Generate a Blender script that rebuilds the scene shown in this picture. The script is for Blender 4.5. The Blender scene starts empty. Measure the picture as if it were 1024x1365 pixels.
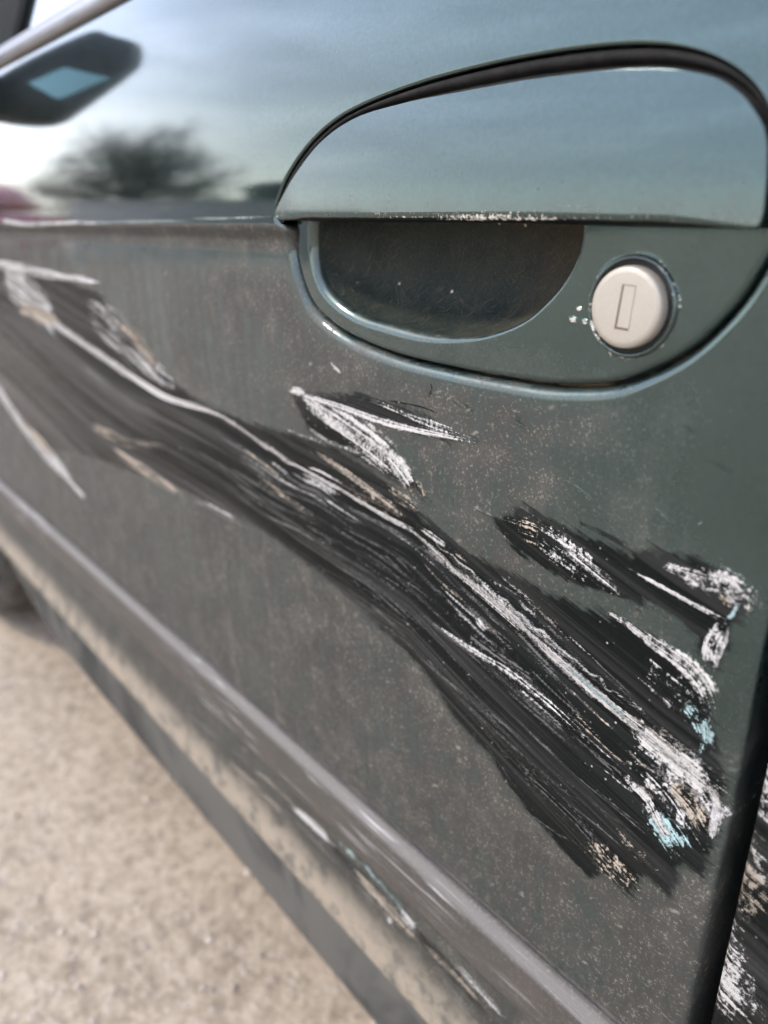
import bpy, bmesh, math, random
import numpy as np
from mathutils import Vector, Matrix

random.seed(7); rng = np.random.default_rng(7)
R = math.radians
sc = bpy.context.scene
EYE = 0.74                                   # camera height above the ground, metres

# ------------------------------------------------------------------ camera
cam = bpy.data.cameras.new('camera'); camo = bpy.data.objects.new('camera', cam)
sc.collection.objects.link(camo); sc.camera = camo
cam.sensor_fit = 'HORIZONTAL'; cam.sensor_width = 36.0; cam.lens = 36.0*1000/1024
cam.clip_start = 0.01; cam.clip_end = 3000
yaw, pitch = R(40.0), R(21.05)
fwd = Vector((-math.cos(yaw)*math.cos(pitch), math.sin(yaw)*math.cos(pitch), -math.sin(pitch)))
camo.location = (0, 0, EYE); camo.rotation_euler = fwd.to_track_quat('-Z', 'Y').to_euler()
cam.dof.use_dof = True; cam.dof.focus_distance = 0.275; cam.dof.aperture_fstop = cam.lens/4.2

# ------------------------------------------------------------------ sky, sun, exposure
SUN_AZ, SUN_EL = R(225.0), R(46.0)           # azimuth measured from +X towards +Y
w = bpy.data.worlds.new('World'); sc.world = w; w.use_nodes = True
nt = w.node_tree; nt.nodes.clear()
def wn(t, **k):
    n = nt.nodes.new(t)
    for a, b in k.items(): setattr(n, a, b)
    return n
sky = wn('ShaderNodeTexSky', sky_type='NISHITA', sun_disc=False, sun_elevation=SUN_EL, sun_rotation=math.pi/2-SUN_AZ,
         air_density=1.0, dust_density=.9, ozone_density=1.2)
tc = wn('ShaderNodeTexCoord'); mp = wn('ShaderNodeMapping'); mp.inputs['Scale'].default_value = (1.6, 1.6, 4.5)
mp.inputs['Location'].default_value = (0.4, 1.7, 0.25)
ns = wn('ShaderNodeTexNoise'); ns.inputs['Scale'].default_value = 1.1; ns.inputs['Detail'].default_value = 5; ns.inputs['Roughness'].default_value = .56
rp = wn('ShaderNodeMapRange', interpolation_type='SMOOTHSTEP'); rp.inputs['From Min'].default_value = .42; rp.inputs['From Max'].default_value = .66
rp.inputs['To Min'].default_value = .50; rp.inputs['To Max'].default_value = .92
mx = wn('ShaderNodeMix', data_type='RGBA'); mx.inputs['B'].default_value = (28.0, 27.8, 27.4, 1)
bg = wn('ShaderNodeBackground'); bg.inputs['Strength'].default_value = .14; wo = wn('ShaderNodeOutputWorld')
L = nt.links.new
L(tc.outputs['Generated'], mp.inputs['Vector']); L(mp.outputs[0], ns.inputs['Vector']); L(ns.outputs['Fac'], rp.inputs['Value'])
sx = wn('ShaderNodeSeparateXYZ'); hz = wn('ShaderNodeMapRange', interpolation_type='SMOOTHSTEP'); ad = wn('ShaderNodeMath', operation='MAXIMUM')
hz.inputs['From Min'].default_value = .52; hz.inputs['From Max'].default_value = -.05; hz.inputs['To Max'].default_value = .95
L(tc.outputs['Generated'], sx.inputs[0]); L(sx.outputs['Z'], hz.inputs['Value']); L(hz.outputs[0], ad.inputs[0]); L(rp.outputs[0], ad.inputs[1])
mc = wn('ShaderNodeMix', data_type='RGBA'); mc.inputs['A'].default_value = (15.0, 17.0, 23.0, 1); mc.inputs['B'].default_value = (21.0, 19.9, 17.8, 1)
L(hz.outputs[0], mc.inputs['Factor']); L(mc.outputs['Result'], mx.inputs['B'])
L(ad.outputs[0], mx.inputs['Factor']); L(sky.outputs[0], mx.inputs['A']); L(mx.outputs['Result'], bg.inputs['Color']); L(bg.outputs[0], wo.inputs[0])
sl = bpy.data.lights.new('sun', 'SUN'); sl.energy = 2.7; sl.angle = R(8.0); sl.color = (1.0, .90, .76)
so = bpy.data.objects.new('sun', sl); sc.collection.objects.link(so)
sd = Vector((math.cos(SUN_AZ)*math.cos(SUN_EL), math.sin(SUN_AZ)*math.cos(SUN_EL), math.sin(SUN_EL)))
so.rotation_euler = sd.to_track_quat('Z', 'Y').to_euler(); so.location = (-6, -6, 8)
vs = sc.view_settings; vs.view_transform = 'Standard'; vs.look = 'None'; vs.exposure = 0.50; vs.gamma = 1.0; vs.use_curve_mapping = False
sc.cycles.use_denoising = True; sc.cycles.use_adaptive_sampling = True; sc.cycles.adaptive_threshold = .03; sc.cycles.adaptive_min_samples = 12; sc.cycles.max_bounces = 4; sc.cycles.glossy_bounces = 3; sc.cycles.diffuse_bounces = 2

# ------------------------------------------------------------------ traced outlines and scratch lines, metres along the door / above its crease
APERTURE=[(-0.3168,0.0034),(-0.3125,0.0113),(-0.3042,0.0202),(-0.2900,0.0301),(-0.2719,0.0379),(-0.2507,0.0425),(-0.2217,0.0457),(-0.1932,0.0470),(-0.1686,0.0470),(-0.1472,0.0460),(-0.1304,0.0441),(-0.1171,0.0409),(-0.1073,0.0366),(-0.1001,0.0314),(-0.0947,0.0247),(-0.0907,0.0155),(-0.0882,0.0055),(-0.0887,-0.0035),(-0.0918,-0.0108),(-0.0955,-0.0187),(-0.1009,-0.0263),(-0.1078,-0.0338),(-0.1163,-0.0399),(-0.1281,-0.0461),(-0.1383,-0.0491),(-0.1560,-0.0519),(-0.1724,-0.0527),(-0.2002,-0.0530),(-0.2379,-0.0518),(-0.2701,-0.0469),(-0.2949,-0.0373),(-0.3056,-0.0236),(-0.3096,-0.0105),(-0.3073,-0.0027),(-0.3132,0.0002)]
FLAP=[(-0.3116,0.0024),(-0.3094,0.0059),(-0.3067,0.0089),(-0.2951,0.0195),(-0.2777,0.0310),(-0.2560,0.0380),(-0.2283,0.0403),(-0.2079,0.0407),(-0.1896,0.0408),(-0.1725,0.0408),(-0.1557,0.0403),(-0.1388,0.0394),(-0.1266,0.0380),(-0.1179,0.0362),(-0.1095,0.0336),(-0.1026,0.0295),(-0.0975,0.0247),(-0.0940,0.0198),(-0.0919,0.0120),(-0.0909,0.0047),(-0.0908,0.0003),(-0.0915,-0.0009),(-0.0941,-0.0011),(-0.1257,-0.0009),(-0.1691,0.0001),(-0.2195,0.0004),(-0.2833,0.0008),(-0.3067,0.0015)]
CUP=[(-0.2937,-0.0017),(-0.2943,-0.0121),(-0.2908,-0.0229),(-0.2809,-0.0308),(-0.2631,-0.0368),(-0.2396,-0.0393),(-0.2158,-0.0407),(-0.1957,-0.0394),(-0.1826,-0.0362),(-0.1701,-0.0307),(-0.1611,-0.0236),(-0.1552,-0.0171),(-0.1515,-0.0106),(-0.1502,-0.0027),(-0.1517,0.0038),(-0.1569,0.0077),(-0.1736,0.0097),(-0.2082,0.0107),(-0.2505,0.0119),(-0.2808,0.0106),(-0.2910,0.0054)]
LOCK=(-0.1297,-0.0234)
SLOT=[(-0.1310,-0.0167),(-0.1265,-0.0169),(-0.1275,-0.0298),(-0.1322,-0.0296)]
WH,TN,CY,LG=(0.5, 0.48, 0.45),(0.4, 0.335, 0.26),(0.31, 0.43, 0.42),(0.11, 0.106, 0.098)
WHITE=[
 ([(-0.8195,-0.0504,0.04137),(-0.7362,-0.0629,0.05067),(-0.6791,-0.0798,0.03954)],0.62,WH,0.0),
 ([(-0.7888,-0.0734,0.01832),(-0.7174,-0.0757,0.02154),(-0.6631,-0.0783,0.01444)],0.67,TN,0.0),
 ([(-0.7057,-0.0772,0.00953),(-0.6153,-0.0901,0.00947),(-0.5429,-0.1007,0.00859),(-0.4751,-0.1087,0.00595),(-0.4017,-0.1068,0.00421),(-0.3552,-0.1139,0.00323),(-0.3167,-0.1194,0.00302)],0.83,WH,0.0),
 ([(-0.8417,-0.0360,0.00975),(-0.7332,-0.0384,0.01060),(-0.6446,-0.0392,0.00689),(-0.5609,-0.0393,0.00463)],0.70,WH,0.0),
 ([(-0.5995,-0.0600,0.02486),(-0.5469,-0.0716,0.04716),(-0.5048,-0.0851,0.04063),(-0.4684,-0.0961,0.01740),(-0.4424,-0.0974,0.00479)],0.48,WH,0.0),
 ([(-0.5441,-0.0635,0.00933),(-0.5024,-0.0772,0.01671),(-0.4710,-0.0930,0.01000)],0.60,TN,0.0),
 ([(-0.3170,-0.1227,0.00688),(-0.2980,-0.1236,0.00674),(-0.2778,-0.1252,0.00329)],0.64,WH,0.1),
 ([(-0.2919,-0.1200,0.00192),(-0.2670,-0.1237,0.00225),(-0.2447,-0.1255,0.00166),(-0.2272,-0.1259,0.00118)],0.97,WH,0.1),
 ([(-0.2776,-0.1221,0.00141),(-0.2501,-0.1263,0.00175),(-0.2261,-0.1284,0.00123)],0.89,WH,0.1),
 ([(-0.3067,-0.1057,0.00207),(-0.2887,-0.1086,0.00410),(-0.2570,-0.1153,0.00460),(-0.2233,-0.1232,0.00372)],0.70,TN,0.1),
 ([(-0.2845,-0.1119,0.01038),(-0.2611,-0.1198,0.01378),(-0.2394,-0.1239,0.00508)],0.45,TN,0.3),
 ([(-0.2233,-0.1236,0.00248),(-0.2123,-0.1253,0.00370),(-0.2027,-0.1276,0.00164)],0.93,WH,0.1),
 ([(-0.2252,-0.1288,0.00534),(-0.2093,-0.1344,0.00573),(-0.1848,-0.1409,0.00782),(-0.1621,-0.1476,0.00983),(-0.1500,-0.1514,0.00905)],0.68,WH,0.1),
 ([(-0.2007,-0.1318,0.00309),(-0.1751,-0.1397,0.00468),(-0.1519,-0.1463,0.00443),(-0.1243,-0.1537,0.00312)],0.54,WH,0.1),
 ([(-0.1621,-0.1483,0.00565),(-0.1496,-0.1525,0.00707),(-0.1395,-0.1557,0.00766),(-0.1235,-0.1606,0.00660),(-0.1100,-0.1635,0.00702),(-0.0991,-0.1657,0.00683)],0.81,WH,0.1),
 ([(-0.1462,-0.1509,0.00199),(-0.1371,-0.1555,0.00270),(-0.1236,-0.1600,0.00257),(-0.1079,-0.1635,0.00210)],0.89,CY,0.6),
 ([(-0.1138,-0.1641,0.01358),(-0.1028,-0.1671,0.01627),(-0.0916,-0.1700,0.01976),(-0.0778,-0.1733,0.01429)],0.70,WH,0.5),
 ([(-0.2187,-0.1658,0.00267),(-0.1886,-0.1688,0.00434),(-0.1671,-0.1696,0.00481),(-0.1447,-0.1743,0.00478),(-0.1272,-0.1799,0.00350)],0.62,WH,0.1),
 ([(-0.1867,-0.1532,0.00378),(-0.1832,-0.1556,0.00416),(-0.1802,-0.1567,0.00178)],0.89,WH,0.1),
 ([(-0.1951,-0.1622,0.00911),(-0.1734,-0.1667,0.01098),(-0.1500,-0.1688,0.00680)],0.44,LG,0.1),
 ([(-0.1146,-0.1829,0.00460),(-0.1079,-0.1872,0.00569),(-0.1008,-0.1904,0.00666),(-0.0947,-0.1970,0.00710),(-0.0871,-0.2026,0.00656)],0.70,WH,0.5),
 ([(-0.0987,-0.1932,0.01120),(-0.0924,-0.1970,0.01651),(-0.0873,-0.2011,0.00973)],0.64,CY,0.6),
 ([(-0.1033,-0.1718,0.02638),(-0.0904,-0.1777,0.03379),(-0.0784,-0.1871,0.02478)],0.54,WH,0.5),
 ([(-0.0974,-0.1776,0.00841),(-0.0871,-0.1817,0.01227),(-0.0794,-0.1888,0.00985)],0.64,TN,0.5),
 ([(-0.0850,-0.1694,0.00449),(-0.0789,-0.1759,0.00486),(-0.0780,-0.1910,0.00389)],0.81,WH,0.5),
 ([(-0.1301,-0.1248,0.00179),(-0.1196,-0.1250,0.00313),(-0.1104,-0.1275,0.00447),(-0.0996,-0.1301,0.00873),(-0.0919,-0.1330,0.01123),(-0.0868,-0.1389,0.01041),(-0.0842,-0.1459,0.00607)],0.67,WH,0.5),
 ([(-0.1111,-0.1394,0.01138),(-0.1023,-0.1423,0.01676),(-0.0912,-0.1464,0.01362)],0.45,WH,0.5),
 ([(-0.0954,-0.1444,0.00635),(-0.0894,-0.1497,0.01048),(-0.0849,-0.1573,0.00923)],0.54,CY,0.6),
 ([(-0.0876,-0.1444,0.00445),(-0.0855,-0.1533,0.00561),(-0.0862,-0.1617,0.00267)],0.70,CY,0.6),
 ([(-0.1195,-0.1057,0.00114),(-0.1105,-0.1069,0.00195),(-0.1028,-0.1079,0.00191),(-0.0929,-0.1094,0.00212),(-0.0852,-0.1102,0.00258)],0.91,WH,0.1),
 ([(-0.0852,-0.1102,0.00166),(-0.0835,-0.1072,0.00164),(-0.0827,-0.1024,0.00083)],0.81,CY,0.6),
 ([(-0.1105,-0.0998,0.00310),(-0.1019,-0.1003,0.00525),(-0.0944,-0.1000,0.00868),(-0.0861,-0.0994,0.01307),(-0.0815,-0.1027,0.01064),(-0.0824,-0.1082,0.00422)],0.63,WH,0.5),
 ([(-0.0960,-0.0989,0.00526),(-0.0875,-0.1006,0.01113),(-0.0823,-0.1047,0.00730)],0.60,TN,0.5),
 ([(-0.0853,-0.1125,0.00420),(-0.0872,-0.1170,0.00805),(-0.0879,-0.1239,0.00793),(-0.0871,-0.1292,0.00278)],0.62,WH,0.5),
 ([(-0.0842,-0.1110,0.00086),(-0.0844,-0.1183,0.00107),(-0.0864,-0.1288,0.00086)],0.89,WH,0.1),
 ([(-0.1663,-0.1033,0.00586),(-0.1483,-0.1076,0.01415),(-0.1328,-0.1122,0.01192),(-0.1175,-0.1167,0.00353)],0.49,WH,0.3),
 ([(-0.1698,-0.1059,0.01189),(-0.1573,-0.1055,0.01367),(-0.1470,-0.1074,0.00552)],0.45,TN,0.3),
 ([(-0.1471,-0.1060,0.00286),(-0.1323,-0.1114,0.00369),(-0.1199,-0.1160,0.00180)],0.64,WH,0.1),
 ([(-0.3160,-0.0789,0.00395),(-0.2922,-0.0834,0.01402),(-0.2687,-0.0887,0.02126),(-0.2470,-0.0946,0.02512),(-0.2269,-0.1028,0.01624)],0.62,WH,0.3),
 ([(-0.3180,-0.0788,0.00306),(-0.3105,-0.0780,0.00457),(-0.3039,-0.0777,0.00305)],0.97,WH,0.1),
 ([(-0.2496,-0.0910,0.01224),(-0.2343,-0.0995,0.01495),(-0.2254,-0.1065,0.00693)],0.60,WH,0.3),
 ([(-0.2269,-0.1028,0.01436),(-0.2220,-0.1083,0.01128),(-0.2187,-0.1108,0.00543)],0.45,TN,0.3),
 ([(-0.3160,-0.0789,0.00293),(-0.2769,-0.0793,0.00546),(-0.2443,-0.0804,0.00507),(-0.2203,-0.0796,0.00423),(-0.1899,-0.0778,0.00304)],0.70,WH,0.1),
 ([(-0.2621,-0.0729,0.00207),(-0.2443,-0.0731,0.00304),(-0.2249,-0.0751,0.00344),(-0.2071,-0.0763,0.00563),(-0.1927,-0.0772,0.00408)],0.62,WH,0.1),
 ([(-0.3124,-0.0928,0.00283),(-0.2900,-0.0983,0.00323),(-0.2708,-0.0993,0.00287),(-0.2508,-0.0990,0.00216)],0.60,WH,0.1),
 ([(-0.3307,-0.1004,0.00389),(-0.3130,-0.1008,0.00310),(-0.2933,-0.1005,0.00177)],0.48,WH,0.1),
 ([(-0.2456,-0.1112,0.00745),(-0.2292,-0.1144,0.00846),(-0.2172,-0.1171,0.00475)],0.45,TN,0.1),
 ([(-0.1251,-0.2216,0.00680),(-0.1143,-0.2264,0.01731),(-0.0990,-0.2324,0.01160)],0.48,TN,0.5),
 ([(-0.1114,-0.2094,0.00498),(-0.1013,-0.2142,0.00851),(-0.0926,-0.2161,0.00469)],0.51,TN,0.5),
 ([(-0.9409,-0.1655,0.02408),(-0.8924,-0.1831,0.02559),(-0.8135,-0.2091,0.01971),(-0.7392,-0.2244,0.01433),(-0.6629,-0.2357,0.00918)],0.62,WH,0.0),
 ([(-0.8691,-0.1998,0.01503),(-0.7936,-0.2049,0.01762),(-0.7356,-0.2174,0.01476)],0.60,TN,0.0),
 ([(-0.7738,-0.2124,0.01664),(-0.7324,-0.2197,0.01901),(-0.6989,-0.2285,0.01305)],0.70,WH,0.0),
 ([(-0.5842,-0.1679,0.01199),(-0.5173,-0.1708,0.01216),(-0.4566,-0.1735,0.00715)],0.54,TN,0.0),
 ([(-0.4507,-0.1724,0.00655),(-0.3989,-0.1710,0.00604),(-0.3541,-0.1693,0.00399)],0.56,LG,0.0),
 ([(-0.4285,-0.1694,0.00251),(-0.3845,-0.1687,0.00176)],0.81,WH,0.0),
 ([(-0.6319,-0.1090,0.01500),(-0.5553,-0.1205,0.01622),(-0.4746,-0.1251,0.00827)],0.45,LG,0.0),
 ([(-0.6259,-0.1563,0.01581),(-0.5469,-0.1554,0.01132),(-0.4665,-0.1432,0.00626)],0.45,TN,0.0),
 ([(-0.3662,-0.1342,0.00674),(-0.3272,-0.1394,0.00793),(-0.2927,-0.1441,0.00598)],0.45,TN,0.1),
 ([(-0.3914,-0.1273,0.00503),(-0.3534,-0.1310,0.00638),(-0.3195,-0.1352,0.00458)],0.45,LG,0.1),
 ([(-0.3137,-0.1506,0.02388),(-0.2681,-0.1565,0.02654),(-0.2187,-0.1631,0.02019)],0.30,LG,0.3),
 ([(-0.2878,-0.1721,0.02834),(-0.2289,-0.1772,0.03462),(-0.1893,-0.1934,0.03395),(-0.1538,-0.2150,0.02935),(-0.1232,-0.2238,0.02010)],0.30,LG,0.3),
 ([(-0.2619,-0.1503,0.01826),(-0.2140,-0.1554,0.02003),(-0.1651,-0.1697,0.02180),(-0.1271,-0.1868,0.01822)],0.34,LG,0.3),
 ([(-0.1893,-0.1934,0.00914),(-0.1627,-0.2052,0.01162),(-0.1308,-0.2182,0.00820)],0.40,LG,0.1),
 ([(-0.1582,-0.2101,0.00700),(-0.1310,-0.2164,0.01071),(-0.1096,-0.2244,0.00909)],0.44,LG,0.1),
 ([(-0.1527,-0.2300,0.00207),(-0.1370,-0.2305,0.00127),(-0.1228,-0.2274,0.00114)],0.64,LG,0.1),
 ([(-0.1834,-0.1363,0.01651),(-0.1599,-0.1384,0.02086),(-0.1387,-0.1403,0.01485)],0.28,WH,0.3),
 ([(-0.2831,-0.0599,0.00132),(-0.2774,-0.0622,0.00225),(-0.2729,-0.0647,0.00139)],0.85,WH,0.1),
 ([(-0.2916,-0.0624,0.00523),(-0.2894,-0.0660,0.00436)],0.48,LG,0.1),
 ([(-0.1892,-0.1043,0.00198),(-0.1832,-0.1047,0.00246),(-0.1781,-0.1054,0.00148)],0.60,LG,0.1),
 ([(-0.1447,-0.0829,0.00258),(-0.1389,-0.0848,0.00214),(-0.1339,-0.0872,0.00171)],0.48,LG,0.1),
 ([(-0.1135,-0.0821,0.00271),(-0.1093,-0.0846,0.00231),(-0.1064,-0.0867,0.00153)],0.45,LG,0.1),
 ([(-0.0982,-0.0848,0.00251),(-0.0963,-0.0819,0.00186)],0.45,LG,0.1),
 ([(-0.7741,0.0023,0.00322),(-0.6879,-0.0008,0.00347),(-0.5665,0.0008,0.00195)],0.85,WH,0.0),
 ([(-0.6870,0.0004,0.00207),(-0.5120,0.0003,0.00164),(-0.3207,0.0028,0.00094)],0.56,WH,0.0),
 ([(-0.3424,-0.3624,0.00525),(-0.3178,-0.3591,0.01068),(-0.2952,-0.3592,0.00454)],0.81,WH,0.1),
 ([(-0.2337,-0.3589,0.01025),(-0.2261,-0.3601,0.01288),(-0.2194,-0.3618,0.00778)],0.67,WH,0.3),
 ([(-0.2438,-0.3738,0.00853),(-0.2398,-0.3749,0.00566)],0.67,WH,0.1),
 ([(-0.4014,-0.3662,0.00396),(-0.3585,-0.3589,0.00537),(-0.3161,-0.3591,0.00408)],0.54,TN,0.0),
 ([(-0.2169,-0.3652,0.00938),(-0.1881,-0.3651,0.01140),(-0.1669,-0.3676,0.00904)],0.48,TN,0.1),
 ([(-0.2994,-0.3527,0.00525),(-0.2554,-0.3534,0.00632),(-0.2051,-0.3596,0.00479)],0.45,CY,0.6),
 ([(-0.4026,-0.1062,0.00362),(-0.3888,-0.1091,0.00212),(-0.3743,-0.1106,0.00247),(-0.3639,-0.1123,0.00196),(-0.3509,-0.1153,0.00320),(-0.3399,-0.1156,0.00322),(-0.3304,-0.1193,0.00191),(-0.3185,-0.1189,0.00229),(-0.3077,-0.1197,0.00191),(-0.2972,-0.1204,0.00226),(-0.2872,-0.1217,0.00230),(-0.2772,-0.1221,0.00163),(-0.2678,-0.1239,0.00277),(-0.2603,-0.1246,0.00179),(-0.2510,-0.1251,0.00201),(-0.2429,-0.1261,0.00144),(-0.2341,-0.1267,0.00135),(-0.2271,-0.1279,0.00166),(-0.2204,-0.1295,0.00189),(-0.2132,-0.1315,0.00278),(-0.2063,-0.1342,0.00280),(-0.2020,-0.1366,0.00211),(-0.1954,-0.1381,0.00191),(-0.1889,-0.1388,0.00224),(-0.1832,-0.1414,0.00251),(-0.1769,-0.1424,0.00173),(-0.1715,-0.1441,0.00239),(-0.1665,-0.1461,0.00184),(-0.1604,-0.1479,0.00205),(-0.1549,-0.1496,0.00226),(-0.1507,-0.1517,0.00195),(-0.1465,-0.1534,0.00212),(-0.1409,-0.1546,0.00211),(-0.1367,-0.1565,0.00123),(-0.1319,-0.1577,0.00126),(-0.1276,-0.1595,0.00138),(-0.1230,-0.1604,0.00141),(-0.1184,-0.1615,0.00142),(-0.1149,-0.1632,0.00122),(-0.1098,-0.1645,0.00140),(-0.1064,-0.1659,0.00184),(-0.1018,-0.1668,0.00216),(-0.0982,-0.1688,0.00153),(-0.0942,-0.1694,0.00149),(-0.0899,-0.1701,0.00155),(-0.0860,-0.1717,0.00183),(-0.0825,-0.1718,0.00192),(-0.0791,-0.1734,0.00210)],0.87,WH,0.0),
 ([(-0.2194,-0.1247,0.00095),(-0.2121,-0.1273,0.00090),(-0.2084,-0.1297,0.00096),(-0.2021,-0.1294,0.00070),(-0.1969,-0.1318,0.00159),(-0.1902,-0.1327,0.00099),(-0.1861,-0.1348,0.00081),(-0.1811,-0.1361,0.00062),(-0.1756,-0.1384,0.00066),(-0.1706,-0.1388,0.00081),(-0.1667,-0.1412,0.00102),(-0.1618,-0.1421,0.00120),(-0.1576,-0.1450,0.00151),(-0.1518,-0.1444,0.00137),(-0.1472,-0.1467,0.00082),(-0.1445,-0.1478,0.00114),(-0.1392,-0.1491,0.00139),(-0.1348,-0.1499,0.00065),(-0.1305,-0.1520,0.00130),(-0.1256,-0.1515,0.00090),(-0.1228,-0.1547,0.00126),(-0.1189,-0.1543,0.00078),(-0.1145,-0.1555,0.00106),(-0.1103,-0.1562,0.00096),(-0.1073,-0.1576,0.00061),(-0.1030,-0.1588,0.00116)],0.81,WH,0.1),
 ([(-0.1234,-0.1613,0.00079),(-0.1173,-0.1627,0.00075),(-0.1122,-0.1659,0.00060),(-0.1069,-0.1675,0.00060)],0.82,LG,0.1),
 ([(-0.3080,-0.1170,0.00110),(-0.2958,-0.1165,0.00169),(-0.2845,-0.1175,0.00176),(-0.2735,-0.1181,0.00094)],0.64,WH,0.1),
 ([(-0.2955,-0.1302,0.00139),(-0.2850,-0.1317,0.00192),(-0.2739,-0.1331,0.00145),(-0.2631,-0.1344,0.00147)],0.66,WH,0.1),
 ([(-0.1751,-0.1450,0.00103),(-0.1648,-0.1477,0.00109),(-0.1547,-0.1509,0.00147),(-0.1458,-0.1542,0.00112)],0.71,WH,0.1),
 ([(-0.3624,-0.1089,0.00142),(-0.3384,-0.1138,0.00201),(-0.3149,-0.1187,0.00100),(-0.2913,-0.1191,0.00094)],0.53,TN,0.1),
 ([(-0.1034,-0.1663,0.00093),(-0.0966,-0.1692,0.00123),(-0.0894,-0.1718,0.00139),(-0.0823,-0.1741,0.00109)],0.53,TN,0.1),
 ([(-0.1362,-0.1803,0.00105),(-0.1286,-0.1828,0.00141),(-0.1213,-0.1852,0.00163),(-0.1140,-0.1873,0.00152)],0.71,LG,0.1),
 ([(-0.2457,-0.1390,0.00111),(-0.2332,-0.1397,0.00097),(-0.2228,-0.1425,0.00125),(-0.2132,-0.1456,0.00147)],0.52,LG,0.1),
 ([(-0.2487,-0.1244,0.00116),(-0.2418,-0.1254,0.00089),(-0.2344,-0.1266,0.00074),(-0.2277,-0.1273,0.00111)],0.81,TN,0.1),
 ([(-0.3202,-0.1288,0.00124),(-0.3109,-0.1294,0.00160),(-0.3021,-0.1294,0.00152),(-0.2938,-0.1303,0.00191)],0.56,LG,0.1),
 ([(-0.3211,-0.1287,0.00115),(-0.3091,-0.1284,0.00162),(-0.2971,-0.1285,0.00178),(-0.2867,-0.1302,0.00123)],0.55,LG,0.1),
 ([(-0.1912,-0.1490,0.00076),(-0.1875,-0.1505,0.00122),(-0.1829,-0.1521,0.00096),(-0.1794,-0.1532,0.00095)],0.82,LG,0.1),
 ([(-0.2395,-0.1159,0.00158),(-0.2363,-0.1164,0.00143),(-0.2317,-0.1164,0.00134),(-0.2284,-0.1176,0.00141)],0.64,TN,0.1),
 ([(-0.3344,-0.1305,0.00159),(-0.3173,-0.1316,0.00103),(-0.3011,-0.1317,0.00150),(-0.2871,-0.1336,0.00163)],0.53,WH,0.1),
 ([(-0.2026,-0.1488,0.00133),(-0.1897,-0.1520,0.00163),(-0.1764,-0.1546,0.00115),(-0.1646,-0.1574,0.00149)],0.62,LG,0.1),
 ([(-0.0990,-0.1599,0.00084),(-0.0940,-0.1607,0.00114),(-0.0894,-0.1618,0.00113),(-0.0849,-0.1629,0.00093)],0.63,WH,0.1),
 ([(-0.2902,-0.1170,0.00184),(-0.2726,-0.1195,0.00131),(-0.2547,-0.1202,0.00125),(-0.2385,-0.1225,0.00125)],0.58,LG,0.1),
 ([(-0.1337,-0.1778,0.00135),(-0.1269,-0.1792,0.00082),(-0.1216,-0.1808,0.00119),(-0.1161,-0.1821,0.00114)],0.62,WH,0.1),
 ([(-0.3821,-0.1207,0.00208),(-0.3772,-0.1213,0.00177),(-0.3698,-0.1221,0.00197),(-0.3645,-0.1224,0.00178)],0.53,LG,0.1),
 ([(-0.1039,-0.1894,0.00141),(-0.0974,-0.1908,0.00117),(-0.0917,-0.1917,0.00142),(-0.0858,-0.1924,0.00132)],0.54,LG,0.1),
 ([(-0.2732,-0.1294,0.00103),(-0.2549,-0.1303,0.00161),(-0.2383,-0.1315,0.00131),(-0.2233,-0.1341,0.00140)],0.68,LG,0.1),
 ([(-0.2848,-0.1277,0.00098),(-0.2672,-0.1299,0.00145),(-0.2511,-0.1313,0.00174),(-0.2356,-0.1329,0.00090)],0.63,LG,0.1),
 ([(-0.1526,-0.1454,0.00146),(-0.1465,-0.1479,0.00119),(-0.1401,-0.1501,0.00137),(-0.1337,-0.1527,0.00143)],0.72,LG,0.1),
 ([(-0.2958,-0.1095,0.00121),(-0.2758,-0.1118,0.00100),(-0.2576,-0.1147,0.00090),(-0.2410,-0.1166,0.00100)],0.85,LG,0.1),
 ([(-0.2492,-0.1464,0.00103),(-0.2433,-0.1453,0.00139),(-0.2382,-0.1470,0.00157),(-0.2330,-0.1476,0.00123)],0.66,LG,0.1),
 ([(-0.1398,-0.1644,0.00090),(-0.1343,-0.1651,0.00106),(-0.1292,-0.1671,0.00123),(-0.1241,-0.1677,0.00137)],0.65,LG,0.1),
 ([(-0.3140,-0.1192,0.00192),(-0.3083,-0.1198,0.00118),(-0.3014,-0.1195,0.00118),(-0.2966,-0.1205,0.00182)],0.66,LG,0.1),
 ([(-0.1776,-0.1282,0.00082),(-0.1695,-0.1311,0.00105),(-0.1615,-0.1330,0.00121),(-0.1541,-0.1354,0.00146)],0.62,WH,0.1),
 ([(-0.2489,-0.1310,0.00170),(-0.2317,-0.1335,0.00127),(-0.2168,-0.1377,0.00102),(-0.2037,-0.1420,0.00152)],0.52,WH,0.1),
 ([(-0.1932,-0.1501,0.00094),(-0.1864,-0.1519,0.00107),(-0.1802,-0.1536,0.00125),(-0.1739,-0.1561,0.00125)],0.70,LG,0.1),
 ([(-0.2027,-0.1413,0.00163),(-0.1927,-0.1448,0.00172),(-0.1828,-0.1478,0.00170),(-0.1733,-0.1511,0.00114)],0.67,LG,0.1),
 ([(-0.3354,-0.1263,0.00182),(-0.3123,-0.1287,0.00100),(-0.2899,-0.1290,0.00156),(-0.2699,-0.1306,0.00176)],0.55,LG,0.1),
 ([(-0.1255,-0.1492,0.00085),(-0.1176,-0.1521,0.00137),(-0.1100,-0.1553,0.00140),(-0.1025,-0.1579,0.00102)],0.54,WH,0.1),
 ([(-0.2053,-0.1442,0.00114),(-0.1977,-0.1474,0.00149),(-0.1898,-0.1507,0.00130),(-0.1815,-0.1533,0.00151)],0.56,TN,0.1),
 ([(-0.2074,-0.1502,0.00113),(-0.1949,-0.1549,0.00156),(-0.1829,-0.1593,0.00117),(-0.1719,-0.1631,0.00111)],0.65,WH,0.1),
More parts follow.
